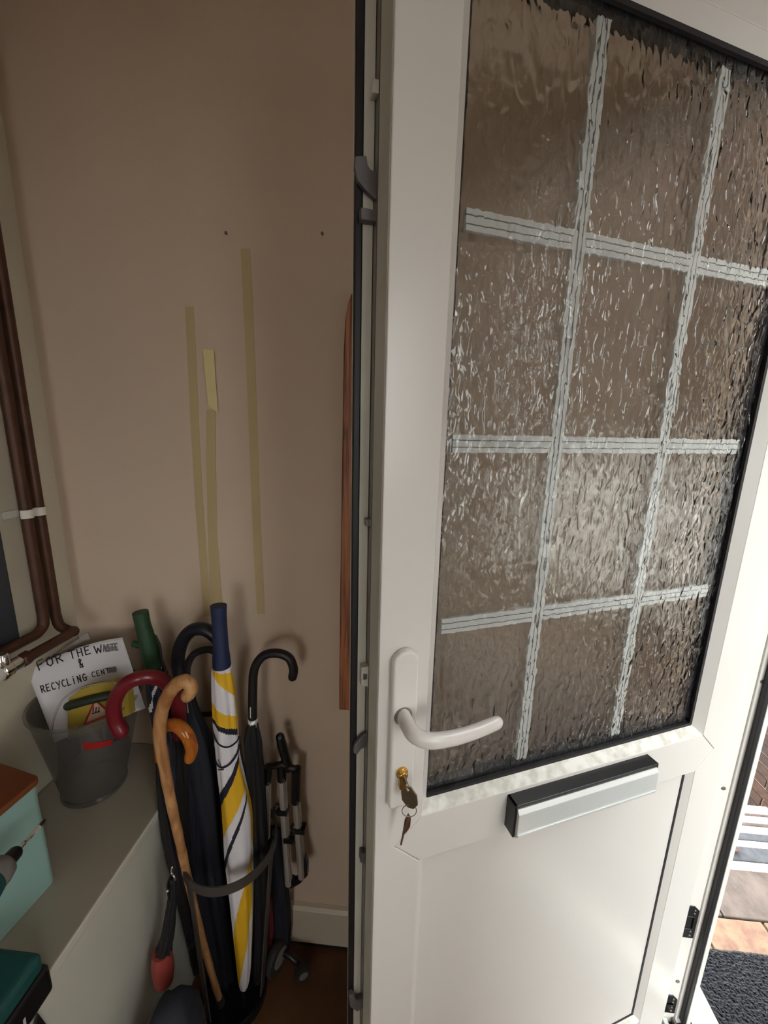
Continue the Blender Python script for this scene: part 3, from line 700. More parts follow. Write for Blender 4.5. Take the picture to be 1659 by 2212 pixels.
# red strip label on the side, following the wall
def onbucket(px, py):
    """point of the bucket's outer wall seen along this ray"""
    r = ray(px, py).normalized(); t = 0.6
    for _ in range(900):
        q = EYE + r * t; s_ = (q.z - bc0.z) / (bc1.z - bc0.z); c = bc0.lerp(bc1, s_)
        if math.hypot(q.x - c.x, q.y - c.y) < lerp(RB0, RB1, s_) + 0.0012: return q
        t += 0.001
    return q
lab = MB(); N = 9
up_ = [onbucket(lerp(177, 246, k / N), lerp(1606, 1597, k / N) + 2.0 * math.sin(math.pi * k / N)) for k in range(N + 1)]
lo_ = [onbucket(lerp(182, 241, k / N), lerp(1620, 1609, k / N) + 2.0 * math.sin(math.pi * k / N)) for k in range(N + 1)]
lab.add(up_ + lo_, [(k, k + 1, N + 2 + k, N + 1 + k) for k in range(N)])
lb = lab.build('strip_label', REDL, bk); sd = lb.modifiers.new('thick', 'SOLIDIFY'); sd.thickness = 0.0006

# the notice: a bent sheet standing in the bucket, hand lettering as inked ribbons
nt_ = thing('paper_notice', 'white paper notice handwritten in black marker standing in the bucket', 'notice', P(180, 1590, Y=0.745))
TL, TR = P(58, 1450, Y=0.752), P(264, 1377, Y=0.822)
BL, BR = P(118, 1604, Y=0.708), P(314, 1530, Y=0.772)
def sheet(u, v):
    """u left to right, v top to bottom"""
    p = TL.lerp(TR, u).lerp(BL.lerp(BR, u), v)
    n_ = (TR - TL).cross(BL - TL).normalized()
    bow = 4 * u * (1 - u)
    return p + n_ * (0.012 * bow) + Vector((0, 0, 0.014 * bow * (1 - v)))
sn = (TR - TL).cross(BL - TL).normalized()
if sn.dot(EYE - TL) < 0: sn = -sn
NU, NV = 20, 14
sm = MB(); vs = [sheet(i / NU, j / NV * 1.0) for j in range(NV + 1) for i in range(NU + 1)]
sm.add(vs, [(j * (NU + 1) + i, j * (NU + 1) + i + 1, (j + 1) * (NU + 1) + i + 1, (j + 1) * (NU + 1) + i) for j in range(NV) for i in range(NU)])
so = sm.build('paper_sheet', PAPER, nt_, smooth=True)
so.modifiers.new('thick', 'SOLIDIFY').thickness = 0.0003
def hit_sheet(px, py):
    """sheet (u, v) under a pixel by Newton steps"""
    r = ray(px, py); u, v = 0.5, 0.4
    def proj(p):
        c = RM.transposed() @ (p - EYE); return CX + FPX * c.x / c.z, CY + FPX * c.y / c.z
    for _ in range(12):
        a = proj(sheet(u, v)); e = 1e-3
        b = proj(sheet(u + e, v)); c = proj(sheet(u, v + e))
        j11, j21, j12, j22 = (b[0] - a[0]) / e, (b[1] - a[1]) / e, (c[0] - a[0]) / e, (c[1] - a[1]) / e
        det = j11 * j22 - j12 * j21; dx, dy = px - a[0], py - a[1]
        u += (dx * j22 - dy * j12) / det; v += (dy * j11 - dx * j21) / det
    return u, v
FONT = {'F': [[(0, 0), (0.05, 1)], [(0, 0), (0.8, -0.08)], [(0.02, .45), (.6, .40)]], 'O': [[(.4, 0), (.08, .3), (.05, .7), (.35, 1), (.7, .8), (.75, .35), (.45, 0)]],
        'R': [[(.1, 0), (.1, 1)], [(0, .05), (.55, 0), (.72, .25), (.5, .48), (.1, .52)], [(.35, .5), (.8, 1)]], 'T': [[(-.1, .02), (.95, 0)], [(.42, .02), (.42, 1)]],
        'H': [[(.1, 0), (.1, 1)], [(.75, 0), (.75, 1)], [(.1, .5), (.75, .48)]], 'E': [[(.1, 0), (.1, 1)], [(.1, .02), (.75, 0)], [(.1, .5), (.6, .47)], [(.1, 1), (.78, .96)]],
        'W': [[(0, 0), (.2, 1), (.45, .35), (.7, 1), (.95, 0)]], 'C': [[(.75, .1), (.35, .02), (.08, .4), (.15, .85), (.45, 1), (.8, .9)]], 'Y': [[(0, 0), (.4, .5)], [(.8, 0), (.3, 1.1)]],
        'L': [[(.1, 0), (.1, 1), (.75, .95)]], 'I': [[(.35, .2), (.35, 1)], [(.33, -.08), (.38, 0)]], 'N': [[(.1, 1), (.1, .05), (.7, 1), (.7, 0)]],
        'G': [[(.75, .1), (.35, 0), (.08, .4), (.15, .85), (.5, 1), (.75, .85), (.75, .55), (.45, .55), (1.0, .5)]],
        '&': [[(.8, 1), (.3, .35), (.4, 0), (.7, .15), (.35, .6), (.25, .95), (.55, 1), (.8, .6)]]}
inkm = MB()
def inkline(pix, hw_):
    q = [sheet(*hit_sheet(*p)) + sn * 0.0009 for p in pix]
    for a, b in zip(q, q[1:]):
        t = (b - a)
        if t.length < 1e-6: continue
        s_ = t.normalized().cross(sn) * hw_; e = t.normalized() * hw_ * 0.7
        inkm.add([a - s_ - e, a + s_ - e, b + s_ + e, b - s_ + e], [(0, 1, 2, 3)])
def write(txt, x0, y0_, x1, y1_, h, hw_=0.0013, lean=0.0):
    """letters from the pixel point (x0, y0_) to (x1, y1_), h pixels tall"""
    n_ = len(txt); dx, dy = (x1 - x0) / n_, (y1_ - y0_) / n_
    L = math.hypot(dx, dy); ux, uy = dx / L, dy / L; vx_, vy_ = -uy * 0.6 + 0.10, ux
    for i, ch in enumerate(txt):
        if ch == ' ': continue
        for st in FONT[ch]:
            inkline([(x0 + dx * i + ux * a * L * 0.86 + vx_ * b * h, y0_ + dy * i + uy * a * L * 0.86 + vy_ * b * h) for a, b in st], hw_)
write('FOR', 79, 1430, 137, 1408, 19)
write('THE', 148, 1407, 197, 1394, 17)
write('W', 203, 1396, 222, 1392, 16)
write('&', 166, 1425, 180, 1421, 19, 0.0012)
write('RECYCLING', 87, 1482, 188, 1454, 15, 0.0011)
write('CENT', 197, 1452, 238, 1442, 11, 0.0009)
inkm.build('marker_lettering', INK, nt_)
for (pa_, pb_, pc_, pd_) in (((224, 1394), (252, 1397), (256, 1404), (228, 1409)), ((232, 1443), (250, 1440), (254, 1447), (234, 1454))):
    MB().add([sheet(*hit_sheet(*q)) + sn * 0.0007 for q in (pa_, pb_, pc_, pd_)], [(0, 1, 2, 3)]).build('smudged_lettering', SMUDGE, nt_)
inkm = MB()
FONT['A'] = [[(0, 1), (.4, 0), (.8, 1)], [(.2, .6), (.6, .6)]]; FONT['S'] = [[(.75, .1), (.3, 0), (.1, .25), (.7, .6), (.6, .95), (.1, .95)]]
write('ASTE', 222, 1393, 256, 1390, 14, 0.0015)
inkm.build('faded_lettering', mat('faded_ink', rgb(112, 108, 112), 0.8), nt_); inkm = MB()
write('RE', 236, 1443, 252, 1440, 10, 0.0014)
inkm.build('faded_lettering', mat('faded_ink', rgb(112, 108, 112), 0.8), nt_)
# clear plastic sheet behind the notice
cs = MB(); A = P(56, 1456, Y=0.775); B = P(190, 1366, Y=0.845); C_ = P(84, 1592, Y=0.742); E_ = P(240, 1520, Y=0.82)
cs.hexa([A, B, E_, C_], [p + Vector((-0.001, 0.002, 0)) for p in (A, B, E_, C_)])
tag(cs.build('plastic_sleeve', CLEARP, off=C_), 'clear plastic sleeve standing behind the paper notice in the bucket', 'sleeve')
# yellow case with dark handle and warning triangle
yc = thing('plastic_case', 'yellow plastic case with dark green grip and red warning triangle in the bucket', 'case', P(190, 1600, Y=0.70))
def yp(px, py, off=0.0):
    q = P(px, py, Y=0.722 + (px - 190) * 0.00022); return q + Vector((0.1, -1, 0.1)).normalized() * off
ypoly = [(146, 1600), (146, 1530), (148, 1508), (172, 1490), (205, 1479), (238, 1473), (262, 1478), (275, 1500), (280, 1545)]
MB().prism([yp(*q) for q in ypoly], Vector((0.004, 0.016, 0))).build('case_shell', YELP, yc, bevel=0.002)
MB().tube([yp(153, 1521, 0.007), yp(195, 1508, 0.009), yp(238, 1499, 0.007)], 0.0092, 14, rnd=1).build('grip', DGREEN, yc, smooth=True)
rim_ = spline([yp(112, 1592, 0.004), yp(120, 1548, 0.004), yp(140, 1508, 0.004), yp(175, 1485, 0.004), (yp(215, 1473, 0.004)), yp(248, 1472, 0.004), yp(268, 1490, 0.004)], 6)
MB().tube(rim_, 0.0022, 10).build('clear_rim', CLEARP, yc, smooth=True)
tr = MB(); ap, bl2, br2 = (207, 1511), (184, 1564), (240, 1540)
tr.prism([yp(*ap, 0.0012), yp(*bl2, 0.0012), yp(*br2, 0.0012)], Vector((0, 0.001, 0)))
tr.build('warning_label', PINKL, yc)
tb = MB()
for a_, b_ in ((ap, bl2), (ap, br2), (bl2, br2)):
    tb.strip([yp(*a_, 0.0026), yp(*b_, 0.0026)], 0.0022, (0, 0.25, 1) if a_ != ap else (1, 0, 0.1), 0.0004)
tb.build('warning_border', REDL, yc)
fm = MB()
for dx_ in (-6, 0, 6): fm.strip([yp(210 + dx_, 1526 - abs(dx_) * 0.1, 0.003), yp(209 + dx_, 1537, 0.003)], 0.0010, (1, 0, 0), 0.0004)
fm.strip([yp(200, 1540, 0.003), yp(218, 1535, 0.003)], 0.0009, (0, 0, 1), 0.0004)
fm.build('warning_symbol', INK, yc)

# ================================================================ TIN and DRILL on the ledge
tz = P(66, 1690, X=P(107, 1915, Z=ZLEDGE).x).z
t1 = P(66, 1690, Z=tz); t2 = P(107, 1915, Z=ZLEDGE); 
tn = thing('storage_tin', 'duck-egg blue tin with a flat terracotta lid on the ledge', 'tin', (-0.72, 0.45, ZLEDGE))
# right-hand corner edge runs from the lid corner down to the ledge
cr_ = Vector((t2.x + 0.002, t2.y + 0.012, 0))
dirA = Vector((-1.0, 0.20, 0)).normalized(); dirB = Vector((-0.10, -1.0, 0)).normalized()
def rbox(c, a, b, la, lb_, z0, z1, r=0.012, grow=0.0):
    pts = []
    a, b = Vector(a), Vector(b); o_ = Vector(c) - a * grow - b * grow; la += 2 * grow; lb_ += 2 * grow
    for (cx_, cy_, s0) in ((r, r, 180), (la - r, r, 270), (la - r, lb_ - r, 0), (r, lb_ - r, 90)):
        for k in range(6):
            t = math.radians(s0 + k * 18); pts.append(o_ + a * (cx_ + r * math.cos(t)) + b * (cy_ + r * math.sin(t)) + Vector((0, 0, z0)))
    return MB().prism(pts, (0, 0, z1 - z0))
# ================================================================ placeholder marker for detail objects (filled in below)
rbox(cr_, dirA, dirB, 0.15, 0.135, ZLEDGE + 0.0005, tz - 0.012, 0.010).build('tin_body', TEAL, tn, bevel=0.002)
rbox(cr_, dirA, dirB, 0.15, 0.135, tz - 0.012, tz, 0.012, 0.004).build('tin_lid', RUST, tn, bevel=0.003)

dr = thing('cordless_drill', 'dark green cordless drill standing on its battery, bit pointing at the wall', 'drill', (-0.56, 0.33, ZLEDGE))
zd = 0.83
tip = P(98, 1770, Z=zd); ax = (P(30, 1846, Z=zd) - tip).normalized()
def al(s_): return tip + ax * s_
MB().tube([al(0), al(0.004), al(0.012), al(0.016)], [0.0012, 0.0028, 0.0033, 0.0033], 6).tube([al(0.012), al(0.032), al(0.034), al(0.037), al(0.040)], [0.0036, 0.0036, 0.0024, 0.0024, 0.0036], 6, mi=1).tube([al(0.040), al(0.054)], 0.0032, 6, mi=1).build('screwdriver_bit', [BLACKP, CHROME], dr)
MB().lathe([(0.0075, 0.050), (0.0105, 0.054), (0.0115, 0.066), (0.0125, 0.068)], tip, ax, 24).build('chuck_sleeve', BLACKP, dr, smooth=True, auto=35)
MB().lathe([(0.0125, 0.068), (0.0185, 0.072), (0.0225, 0.085), (0.0225, 0.094)], tip, ax, 28).build('clutch_collar', GREYP, dr, smooth=True, auto=40)
body = MB().tube([al(0.094), al(0.105), al(0.16), al(0.22), al(0.235)], [0.023, 0.0265, 0.029, 0.027, 0.018], 24); body.build('motor_body', DRILLG, dr, smooth=True, auto=50)
b1 = P(105, 2082, Z=ZLEDGE + 0.045); bt0 = ZLEDGE + 0.001
hb = al(0.165)
MB().tube([hb + Vector((0, 0, -0.01)), hb + Vector((0.006, 0.0, -0.06)), Vector((-0.575, 0.335, ZLEDGE + 0.07))], [0.019, 0.017, 0.021], 18, flat=0.8).build('handle_grip', DRILLG, dr, smooth=True)
MB().box((-0.605, 0.265, ZLEDGE + 0.050), (-0.522, 0.408, ZLEDGE + 0.082)).build('battery_shoe', DRILLG, dr, bevel=0.009, bseg=3)
MB().box((-0.602, 0.262, ZLEDGE + 0.0008), (-0.519, 0.412, ZLEDGE + 0.052)).build('battery_pack', BLACKP, dr, bevel=0.006, bseg=3)
MB().prism([(XLEDGE + 0.0005, 0.398, 0.612), (XLEDGE + 0.0005, 0.408, 0.560), (XLEDGE + 0.0005, 0.380, 0.545), (XLEDGE + 0.0005, 0.388, 0.590)], (0.003, 0, 0)).build('carry_strap', BLACKP, dr)
lbm = MB(); random.seed(3)
y_ = 0.30
while y_ < 0.365:
    w_ = random.uniform(0.004, 0.010)
    lbm.add([(-0.5186, y_, ZLEDGE + 0.012), (-0.5186, y_ + w_, ZLEDGE + 0.012), (-0.5186, y_ + w_ * 1.2, ZLEDGE + 0.026), (-0.5186, y_ + w_ * 0.3, ZLEDGE + 0.026)], [(0, 1, 2, 3)])
    y_ += w_ + 0.004
lbm.build('battery_print', SILVER, dr)

# ================================================================ BACK WALL: tape, nails, leaning plank
def tape(pts, hw_, label, m, lift=0.0006, name='masking_tape', top=None):
    q = [P(x, y, Y=YB - lift) for x, y in pts]; mb_ = MB(); vs = []; n_ = len(q)
    for i, p in enumerate(q):
        w_ = hw_ if not isinstance(hw_, list) else hw_[i]
        vs += [p + Vector((-w_, 0, 0)), p + Vector((w_, 0, 0))]
    vs += [v + Vector((0, -0.0005, 0)) for v in vs]
    k2 = 2 * n_; fs = []
    for i in range(n_ - 1):
        a = 2 * i; fs += [(a, a + 1, a + 3, a + 2), (k2 + a, k2 + a + 2, k2 + a + 3, k2 + a + 1), (a, a + 2, k2 + a + 2, k2 + a), (a + 1, k2 + a + 1, k2 + a + 3, a + 3)]
    fs += [(0, k2, k2 + 1, 1), (k2 - 2, k2 - 1, 2 * k2 - 1, 2 * k2 - 2)]
    mb_.add(vs, fs)
    return tag(mb_.build(name, m, off=q[-1]), label, 'tape', 'masking tape on the beige wall')
tape([(409, 662), (414, 760), (420, 900), (430, 1080), (441, 1240), (447, 1330)], 0.0095, 'long yellowed masking tape strip nearest the pipes, with a torn top end', TAPE)
tape([(530, 537), (538, 700), (546, 900), (553, 1100), (560, 1250), (564, 1326)], 0.0100, 'long yellowed masking tape strip nearest the pine board, starting highest on the wall', TAPE)
tape([(456, 885), (456, 1000), (459, 1150), (464, 1250), (469, 1312)], [0.010, 0.011, 0.011, 0.0135, 0.0150], 'wrinkled yellowed tape strip hanging below the cream tape piece', TAPE, 0.0014)
tp = MB(); ct = [(438, 754), (461, 756), (465, 815), (471, 891), (450, 878), (445, 830)]
tp.prism([P(x, y, Y=YB - 0.006) for x, y in ct], (0, 0.0005, 0))
tag(tp.build('masking_tape', TAPEB, off=P(460, 880, Y=YB - 0.006)), 'short bright cream masking tape piece stuck over the older strip', 'tape', 'masking tape on the beige wall')
cu = MB(); cu.strip([P(402, 664, Y=YB - 0.001), P(401, 656, Y=YB - 0.006), P(406, 652, Y=YB - 0.010)], 0.003, (1, 0, 0), 0.0005)
for (px, py), lb_ in (((490, 506), 'small dark nail in the wall above the two tape strips'), ((697, 507), 'small dark nail in the wall near the door edge')):
    q = P(px, py, Y=YB)
    tag(MB().lathe([(0.0016, -0.002), (0.0016, 0.004), (0.0030, 0.0042), (0.0026, 0.0055)], q, (0, -1, 0.25), 10).build('nail', DSTEEL, off=q), lb_, 'nail')
pk = MB(); yk = YB - 0.030
pp = [(732, 1534), (734, 1300), (737, 1100), (740, 900), (742, 760), (745, 690), (751, 655), (758, 635), (770, 622), (790, 640), (798, 700), (798, 1536)]
pk.prism([P(x, y, Y=yk) for x, y in pp], (0, 0.022, 0))
tag(pk.build('wooden_plank', PINE, off=P(760, 1536, Y=yk), bevel=0.003), 'tall narrow reddish pine board with a rounded top, upright behind the door edge', 'plank')

# ================================================================ UMBRELLA STAND and its contents
SX, SY, SR, SZ = -0.415, 0.768, 0.108, 0.490
us = thing('umbrella_stand', 'dark metal umbrella stand with a flat hoop and round base beside the ledge', 'umbrella stand', (SX, SY, 0))
def hoop(z0, z1, r, th):
    return MB().lathe([(r, z0), (r + th, z0), (r + th, z1), (r, z1)], (SX, SY, 0), (0, 0, 1), 64, close=True)
hoop(SZ - 0.013, SZ + 0.013, SR, 0.003).build('hoop', STANDM, us, smooth=True, auto=40)
for a in (238, 358, 118):
    a_ = math.radians(a); c = Vector((SX + (SR - 0.0035) * math.cos(a_), SY + (SR - 0.0035) * math.sin(a_), 0)); t_ = Vector((-math.sin(a_), math.cos(a_), 0)) * 0.011; n_ = Vector((math.cos(a_), math.sin(a_), 0)) * 0.003
    cb = Vector((SX - 0.010 + 0.073 * math.cos(a_), SY - 0.012 + 0.073 * math.sin(a_), 0.006)); ct = c + Vector((0, 0, SZ + 0.012))
    MB().hexa([cb - t_, cb + t_, ct + t_, ct - t_], [cb - t_ + n_, cb + t_ + n_, ct + t_ + n_, ct - t_ + n_]).build('upright', STANDM, us)
TX, TY, TR_ = SX - 0.010, SY - 0.012, 0.080
MB().lathe([(0.02, 0.004), (TR_ - 0.008, 0.004), (TR_ - 0.004, 0.022), (TR_ + 0.004, 0.022), (TR_ + 0.004, 0.0), (0.02, 0.0)], (TX, TY, 0), (0, 0, 1), 56).build('drip_tray', BLACKP, us, smooth=True, auto=40)

def canopy(axis, radii, m, folds=7, amp=0.16, seed=1, seg=42, twist=1.5, nring=40, face=None, flat=1.0):
    """furled cloth: a fluted, slightly spiralled sleeve along an axis (list of points), radii per point"""
    ax_ = spline(axis, max(2, nring // (len(axis) - 1))); n_ = len(ax_); mb_ = MB(); vs = []; pos = []
    for i, c in enumerate(ax_):
        t = i / (n_ - 1); r = interp([(k / (len(radii) - 1), v) for k, v in enumerate(radii)], t)[0]
        tg = (ax_[min(i + 1, n_ - 1)] - ax_[max(i - 1, 0)]).normalized()
        u = Vector((1, 0, 0)); u = (u - tg * u.dot(tg)).normalized(); w_ = u.cross(tg) 
        for k in range(seg):
            a = 2 * math.pi * k / seg
            f = 1 + amp * (0.5 * math.sin(folds * a + twist * 6.28 * t + seed) + 0.5 * math.sin((folds + 3) * a - twist * 4 * t + 2 * seed)) - amp * 0.3
            f += 0.05 * noise.noise(Vector((math.cos(a) * 2, math.sin(a) * 2, t * 9 + seed)))
            vs.append(c + (u * math.cos(a) + w_ * math.sin(a) * flat) * r * f)
    fs = [(i * seg + k, i * seg + (k + 1) % seg, (i + 1) * seg + (k + 1) % seg, (i + 1) * seg + k) for i in range(n_ - 1) for k in range(seg)]
    mi = [face(k / seg, i / (n_ - 1)) if face else 0 for i in range(n_ - 1) for k in range(seg)]
    fs += [tuple(range(seg))[::-1], tuple(range((n_ - 1) * seg, n_ * seg))]; mi += [0, 0]
    mb_.add(vs, fs, mi)
    return mb_

# -- yellow, white and navy golf umbrella
def pz(px, py, Y): return P(px, py, Y=Y)
def yaxis(py): return 0.742 - 0.0   # depth of the golf umbrella
def Yat(py, y0_=1300, d0=0.768, y1_=2130, d1=0.735): return lerp(d0, d1, (py - y0_) / (y1_ - y0_))
gu = thing('golf_umbrella', 'furled yellow and white golf umbrella with a straight navy handle', 'umbrella', pz(524, 2165, 0.733))
hx = [(472, 1308), (473, 1330), (475, 1360), (477, 1400), (478, 1420), (479, 1436), (479, 1444)]
hr = [0.0168, 0.0158, 0.0155, 0.0165, 0.0185, 0.0195, 0.0175]
MB().tube([pz(x, y, Yat(y)) for x, y in hx], hr, 26).build('handle', BLUEH, gu, smooth=True, auto=45)
cxs = [(479, 1440, 21), (484, 1500, 25), (488, 1560, 27), (494, 1640, 26), (503, 1700, 30), (512, 1760, 34), (516, 1850, 33), (522, 1950, 28), (526, 2050, 21), (527, 2110, 15), (527, 2133, 9)]
# stripe map over (fraction across the front, pixel row) read as cloth panels winding round the sleeve
def stripe(kf, t):
    row = 1440 + 693 * t
    a = 360.0 - (kf * 360.0)                                    # 0 = right edge, going to the front, 180 = left edge
    x = math.cos(math.radians(a))                       # -1 left .. 1 right as seen from the front
    if a > 180: 
        return 0 if (a + row * 0.5) % 120 > 60 else 1
    def line(yr, yl): return lerp(yl, yr, (1 - (math.acos(max(-1, min(1, x))) / math.pi)))   # boundary row at this x
    top = [(line(1452, 1430), 0), (line(1512, 1420), 1), (line(1546, 1498), 0), (line(1562, 1508), 0), (line(1588, 1552), 1), (line(1600, 1562), 2), (line(1612, 1625), 0), (line(1628, 1740), 0),
           (line(1642, 1775), 2), (line(1712, 1842), 1), (line(1730, 1880), 0), (line(1738, 1900), 2), (line(1835, 2010), 0), (line(1915, 2150), 1), (line(2300, 2300), 0)]
    for y, m_ in top:
        if row < y: return m_
    return 0
gcan = canopy([pz(x, y, Yat(y)) for x, y, r in cxs], [r * 0.00099 for x, y, r in cxs], None, folds=5, amp=0.07, seed=2, seg=128, twist=0.7, nring=300, face=stripe)
gcan.build('canopy', [FWHITE, FYEL, FDNAVY], gu, smooth=True)
tie = MB()
for rows in ((1548, 1590), (1626, 1608)):
    pts_ = []
    for k in range(15):
        t = k / 14; a = math.pi * (1.02 - 1.04 * t); rw = lerp(rows[0], rows[1], t) + 22 * math.sin(math.pi * t) * (1 if rows[0] < 1600 else 0.9)
        cx_, rr = interp([(y, x, r) for x, y, r in cxs], rw)
        pts_.append(pz(cx_, rw, Yat(rw)) + Vector((math.cos(a), -math.sin(a), 0)) * (rr * 0.00104))
    tie.tube(pts_, 0.0032, 8, flat=0.5)
tie.build('tie_strap', FDNAVY, gu, smooth=True)
MB().tube([pz(527, 2128, 0.735), pz(527, 2160, 0.734), pz(527, 2185, 0.733)], [0.006, 0.005, 0.004], 12).build('ferrule', BLACKP, gu)
lgm = MB()
for st in ([(484, 1618), (490, 1630), (492, 1640)], [(486, 1628), (484, 1640), (496, 1640), (498, 1630)]):
    q = [pz(x, y, Yat(y)) + Vector((0, -0.0285, 0)) for x, y in st]
    lgm.strip(q, 0.0008, (0, 0, 1), 0.0012)
lgm.build('printed_mark', FDNAVY, gu)

def crook(name, label, pts, r, m, rest, canopy_pts=None, cr=None, cm=None, group=None, ferr=None, cat='umbrella', rnd=3, n=8, extra=None, rr=None):
    """pts: handle centre line as (px, py, Y); rest: the point where it stands"""
    o = thing(name, label, cat, rest, group)
    q = spline([P(x, y, Y=Y) for x, y, Y in pts], n)
    rad = r if rr is None else [interp([(k / (len(rr) - 1), v) for k, v in enumerate(rr)], i / (len(q) - 1))[0] for i in range(len(q))]
    MB().tube(q, rad, 20, rnd=rnd).build('handle' if cat == 'umbrella' else 'shaft', m, o, smooth=True, auto=70)
    if canopy_pts:
        c = canopy([P(x, y, Y=Y) for x, y, Y in canopy_pts], cr, None, folds=6, amp=0.2, seed=len(label) % 7, seg=42, twist=0.8)
        c.build('canopy', cm, o, smooth=True)
    return o
# -- navy crook (behind the blue handle), with the big dark canopy
o = crook('crook_umbrella', 'navy crook-handled umbrella hooked behind the straight blue handle', [(479, 1392, 0.80), (463, 1372, 0.80), (440, 1359, 0.80), (414, 1362, 0.80), (394, 1385, 0.80), (385, 1420, 0.80), (388, 1455, 0.798), (392, 1480, 0.796)], 0.0148, NAVYH, (-0.43, 0.77, 0.02),
          [(394, 1478, 0.790), (404, 1540, 0.790), (420, 1600, 0.790), (432, 1700, 0.790), (447, 1850, 0.785), (468, 2000, 0.785), (484, 2110, 0.780), (488, 2150, 0.778)], [0.017, 0.026, 0.036, 0.046, 0.048, 0.042, 0.030, 0.016], FNAVY)
MB().tube([P(390, 1470, Y=0.797), P(393, 1486, Y=0.795)], [0.0185, 0.0165], 18).build('collar', BLACKP, o, smooth=True)
MB().tube([P(401, 1510, Y=0.755), P(405, 1540, Y=0.754)], 0.003, 10).build('rib_tip', CHROME, o)
# -- black crook on the right with black canopy
o = crook('crook_umbrella', 'black crook-handled umbrella with slim black canopy, nearest the folding stool', [(632, 1462, 0.80), (634, 1445, 0.80), (624, 1421, 0.80), (598, 1411, 0.80), (569, 1417, 0.80), (550, 1444, 0.80), (546, 1490, 0.80), (546, 1562, 0.795)], 0.0102, BLACKH, (-0.385, 0.78, 0.02),
          [(546, 1560, 0.795), (546, 1600, 0.792), (550, 1680, 0.79), (556, 1800, 0.785), (562, 1950, 0.78), (560, 2060, 0.775), (556, 2120, 0.77)], [0.012, 0.020, 0.0225, 0.024, 0.024, 0.020, 0.009], FBLACK)
MB().tube([P(546, 1552, Y=0.795), P(546, 1568, Y=0.795)], 0.0112, 16).build('collar', SILVER, o, smooth=True)
# small lettering mark along the handle
MB().strip([P(541, 1528, Y=0.7845), P(541, 1551, Y=0.7845)], 0.0012, (1, 0, 0), 0.0006).build('handle_print', SILVER, o)
# -- maroon crook
o = crook('crook_umbrella', 'maroon crook-handled umbrella leaning out over the bucket', [(262, 1580, 0.685), (249, 1556, 0.685), (247, 1518, 0.685), (267, 1482, 0.69), (305, 1463, 0.70), (345, 1466, 0.72), (374, 1493, 0.735), (386, 1535, 0.742), (388, 1590, 0.745)], 0.0146, MAROON, (-0.45, 0.78, 0.02),
          [(388, 1590, 0.745), (388, 1680, 0.735), (396, 1800, 0.73), (408, 1950, 0.735), (424, 2100, 0.745)], [0.014, 0.018, 0.018, 0.016, 0.008], FBLACK)
# -- pale natural walking cane
o = thing('walking_cane', 'pale natural wood walking cane with a small crook, in front of the umbrellas', 'cane', P(478, 2172, Z=0.006))
q = spline([P(x, y, Y=Y) for x, y, Y in ((405, 1503, 0.665), (413, 1488, 0.665), (404, 1472, 0.665), (385, 1476, 0.665), (364, 1500, 0.667), (349, 1540, 0.668), (345, 1590, 0.668), (356, 1660, 0.67), (371, 1740, 0.672), (388, 1815, 0.684), (404, 1890, 0.694), (432, 2010, 0.705), (460, 2112, 0.716), (475, 2160, 0.724))], 8)
rr_ = [(0, 0.0125), (0.1, 0.0128), (0.25, 0.0135), (0.42, 0.0125), (0.6, 0.0105), (0.8, 0.0088), (1, 0.008)]
rad = [interp(rr_, i / (len(q) - 1))[0] * (1 + 0.03 * math.sin(i * 1.1)) for i in range(len(q))]
MB().tube(q, rad, 20, rnd=3).build('shaft', CANEW, o, smooth=True, auto=70)
MB().tube([P(474, 2155, Y=0.7225), P(478, 2168, Y=0.7265)], [0.0095, 0.0105], 16).build('ferrule', DRUB, o, smooth=True, auto=40)
# -- orange varnished handle
o = crook('crook_umbrella', 'umbrella with a varnished orange wood crook end, behind the pale cane', [(410, 1637, 0.69), (414, 1616, 0.69), (404, 1588, 0.69), (384, 1568, 0.695), (360, 1568, 0.705), (345, 1592, 0.71), (345, 1640, 0.715)], 0.0128, ORANGEW, (-0.47, 0.74, 0.02),
          [(347, 1645, 0.712), (354, 1720, 0.705), (368, 1800, 0.70), (388, 1900, 0.70), (414, 2040, 0.71)], [0.010, 0.014, 0.016, 0.015, 0.010], FBLACK, rr=[0.0118, 0.0130, 0.0135, 0.013, 0.0115, 0.010])
# ragged cloth hanging at the left of the stand
rg = MB(); pts_ = [(343, 1688), (352, 1690), (366, 1760), (372, 1800), (372, 1850), (362, 1838), (352, 1812), (356, 1790), (338, 1764), (346, 1742), (340, 1700)]
rg.prism([P(x, y, Y=0.70) for x, y in pts_], (0.01, 0.02, 0))
rg.build('loose_flap', FBLACK, o, bevel=0.003)
# -- green straight handle umbrella
o = thing('golf_umbrella', 'furled golf umbrella with a straight dark green handle, nearest the corner', 'umbrella', (-0.47, 0.82, 0.02))
gq = [P(x, y, Y=Y) for x, y, Y in ((303, 1322, 0.80), (309, 1350, 0.80), (316, 1376, 0.80), (323, 1400, 0.80), (330, 1425, 0.80), (333, 1440, 0.80))]
MB().tube(gq, [0.0165, 0.0160, 0.0175, 0.0195, 0.0205, 0.0190], 24).build('handle', GREENH, o, smooth=True, auto=45)
MB().lathe([(0.008, 0), (0.008, 0.022), (0.006, 0.024)], P(308, 1394, Y=0.80), (-1, 0, 0.1), 16).build('button', GREENH, o, smooth=True, auto=40)
MB().tube(spline([P(336, 1372, Y=0.792), P(346, 1395, Y=0.79), P(350, 1425, Y=0.79), P(362, 1455, Y=0.79)], 6), 0.0022, 8).build('wrist_loop', DRUB, o, smooth=True)
def st2(kf, t): return 1 if t < 0.3 and (kf * 4 + t * 5) % 1.0 < 0.18 else 0
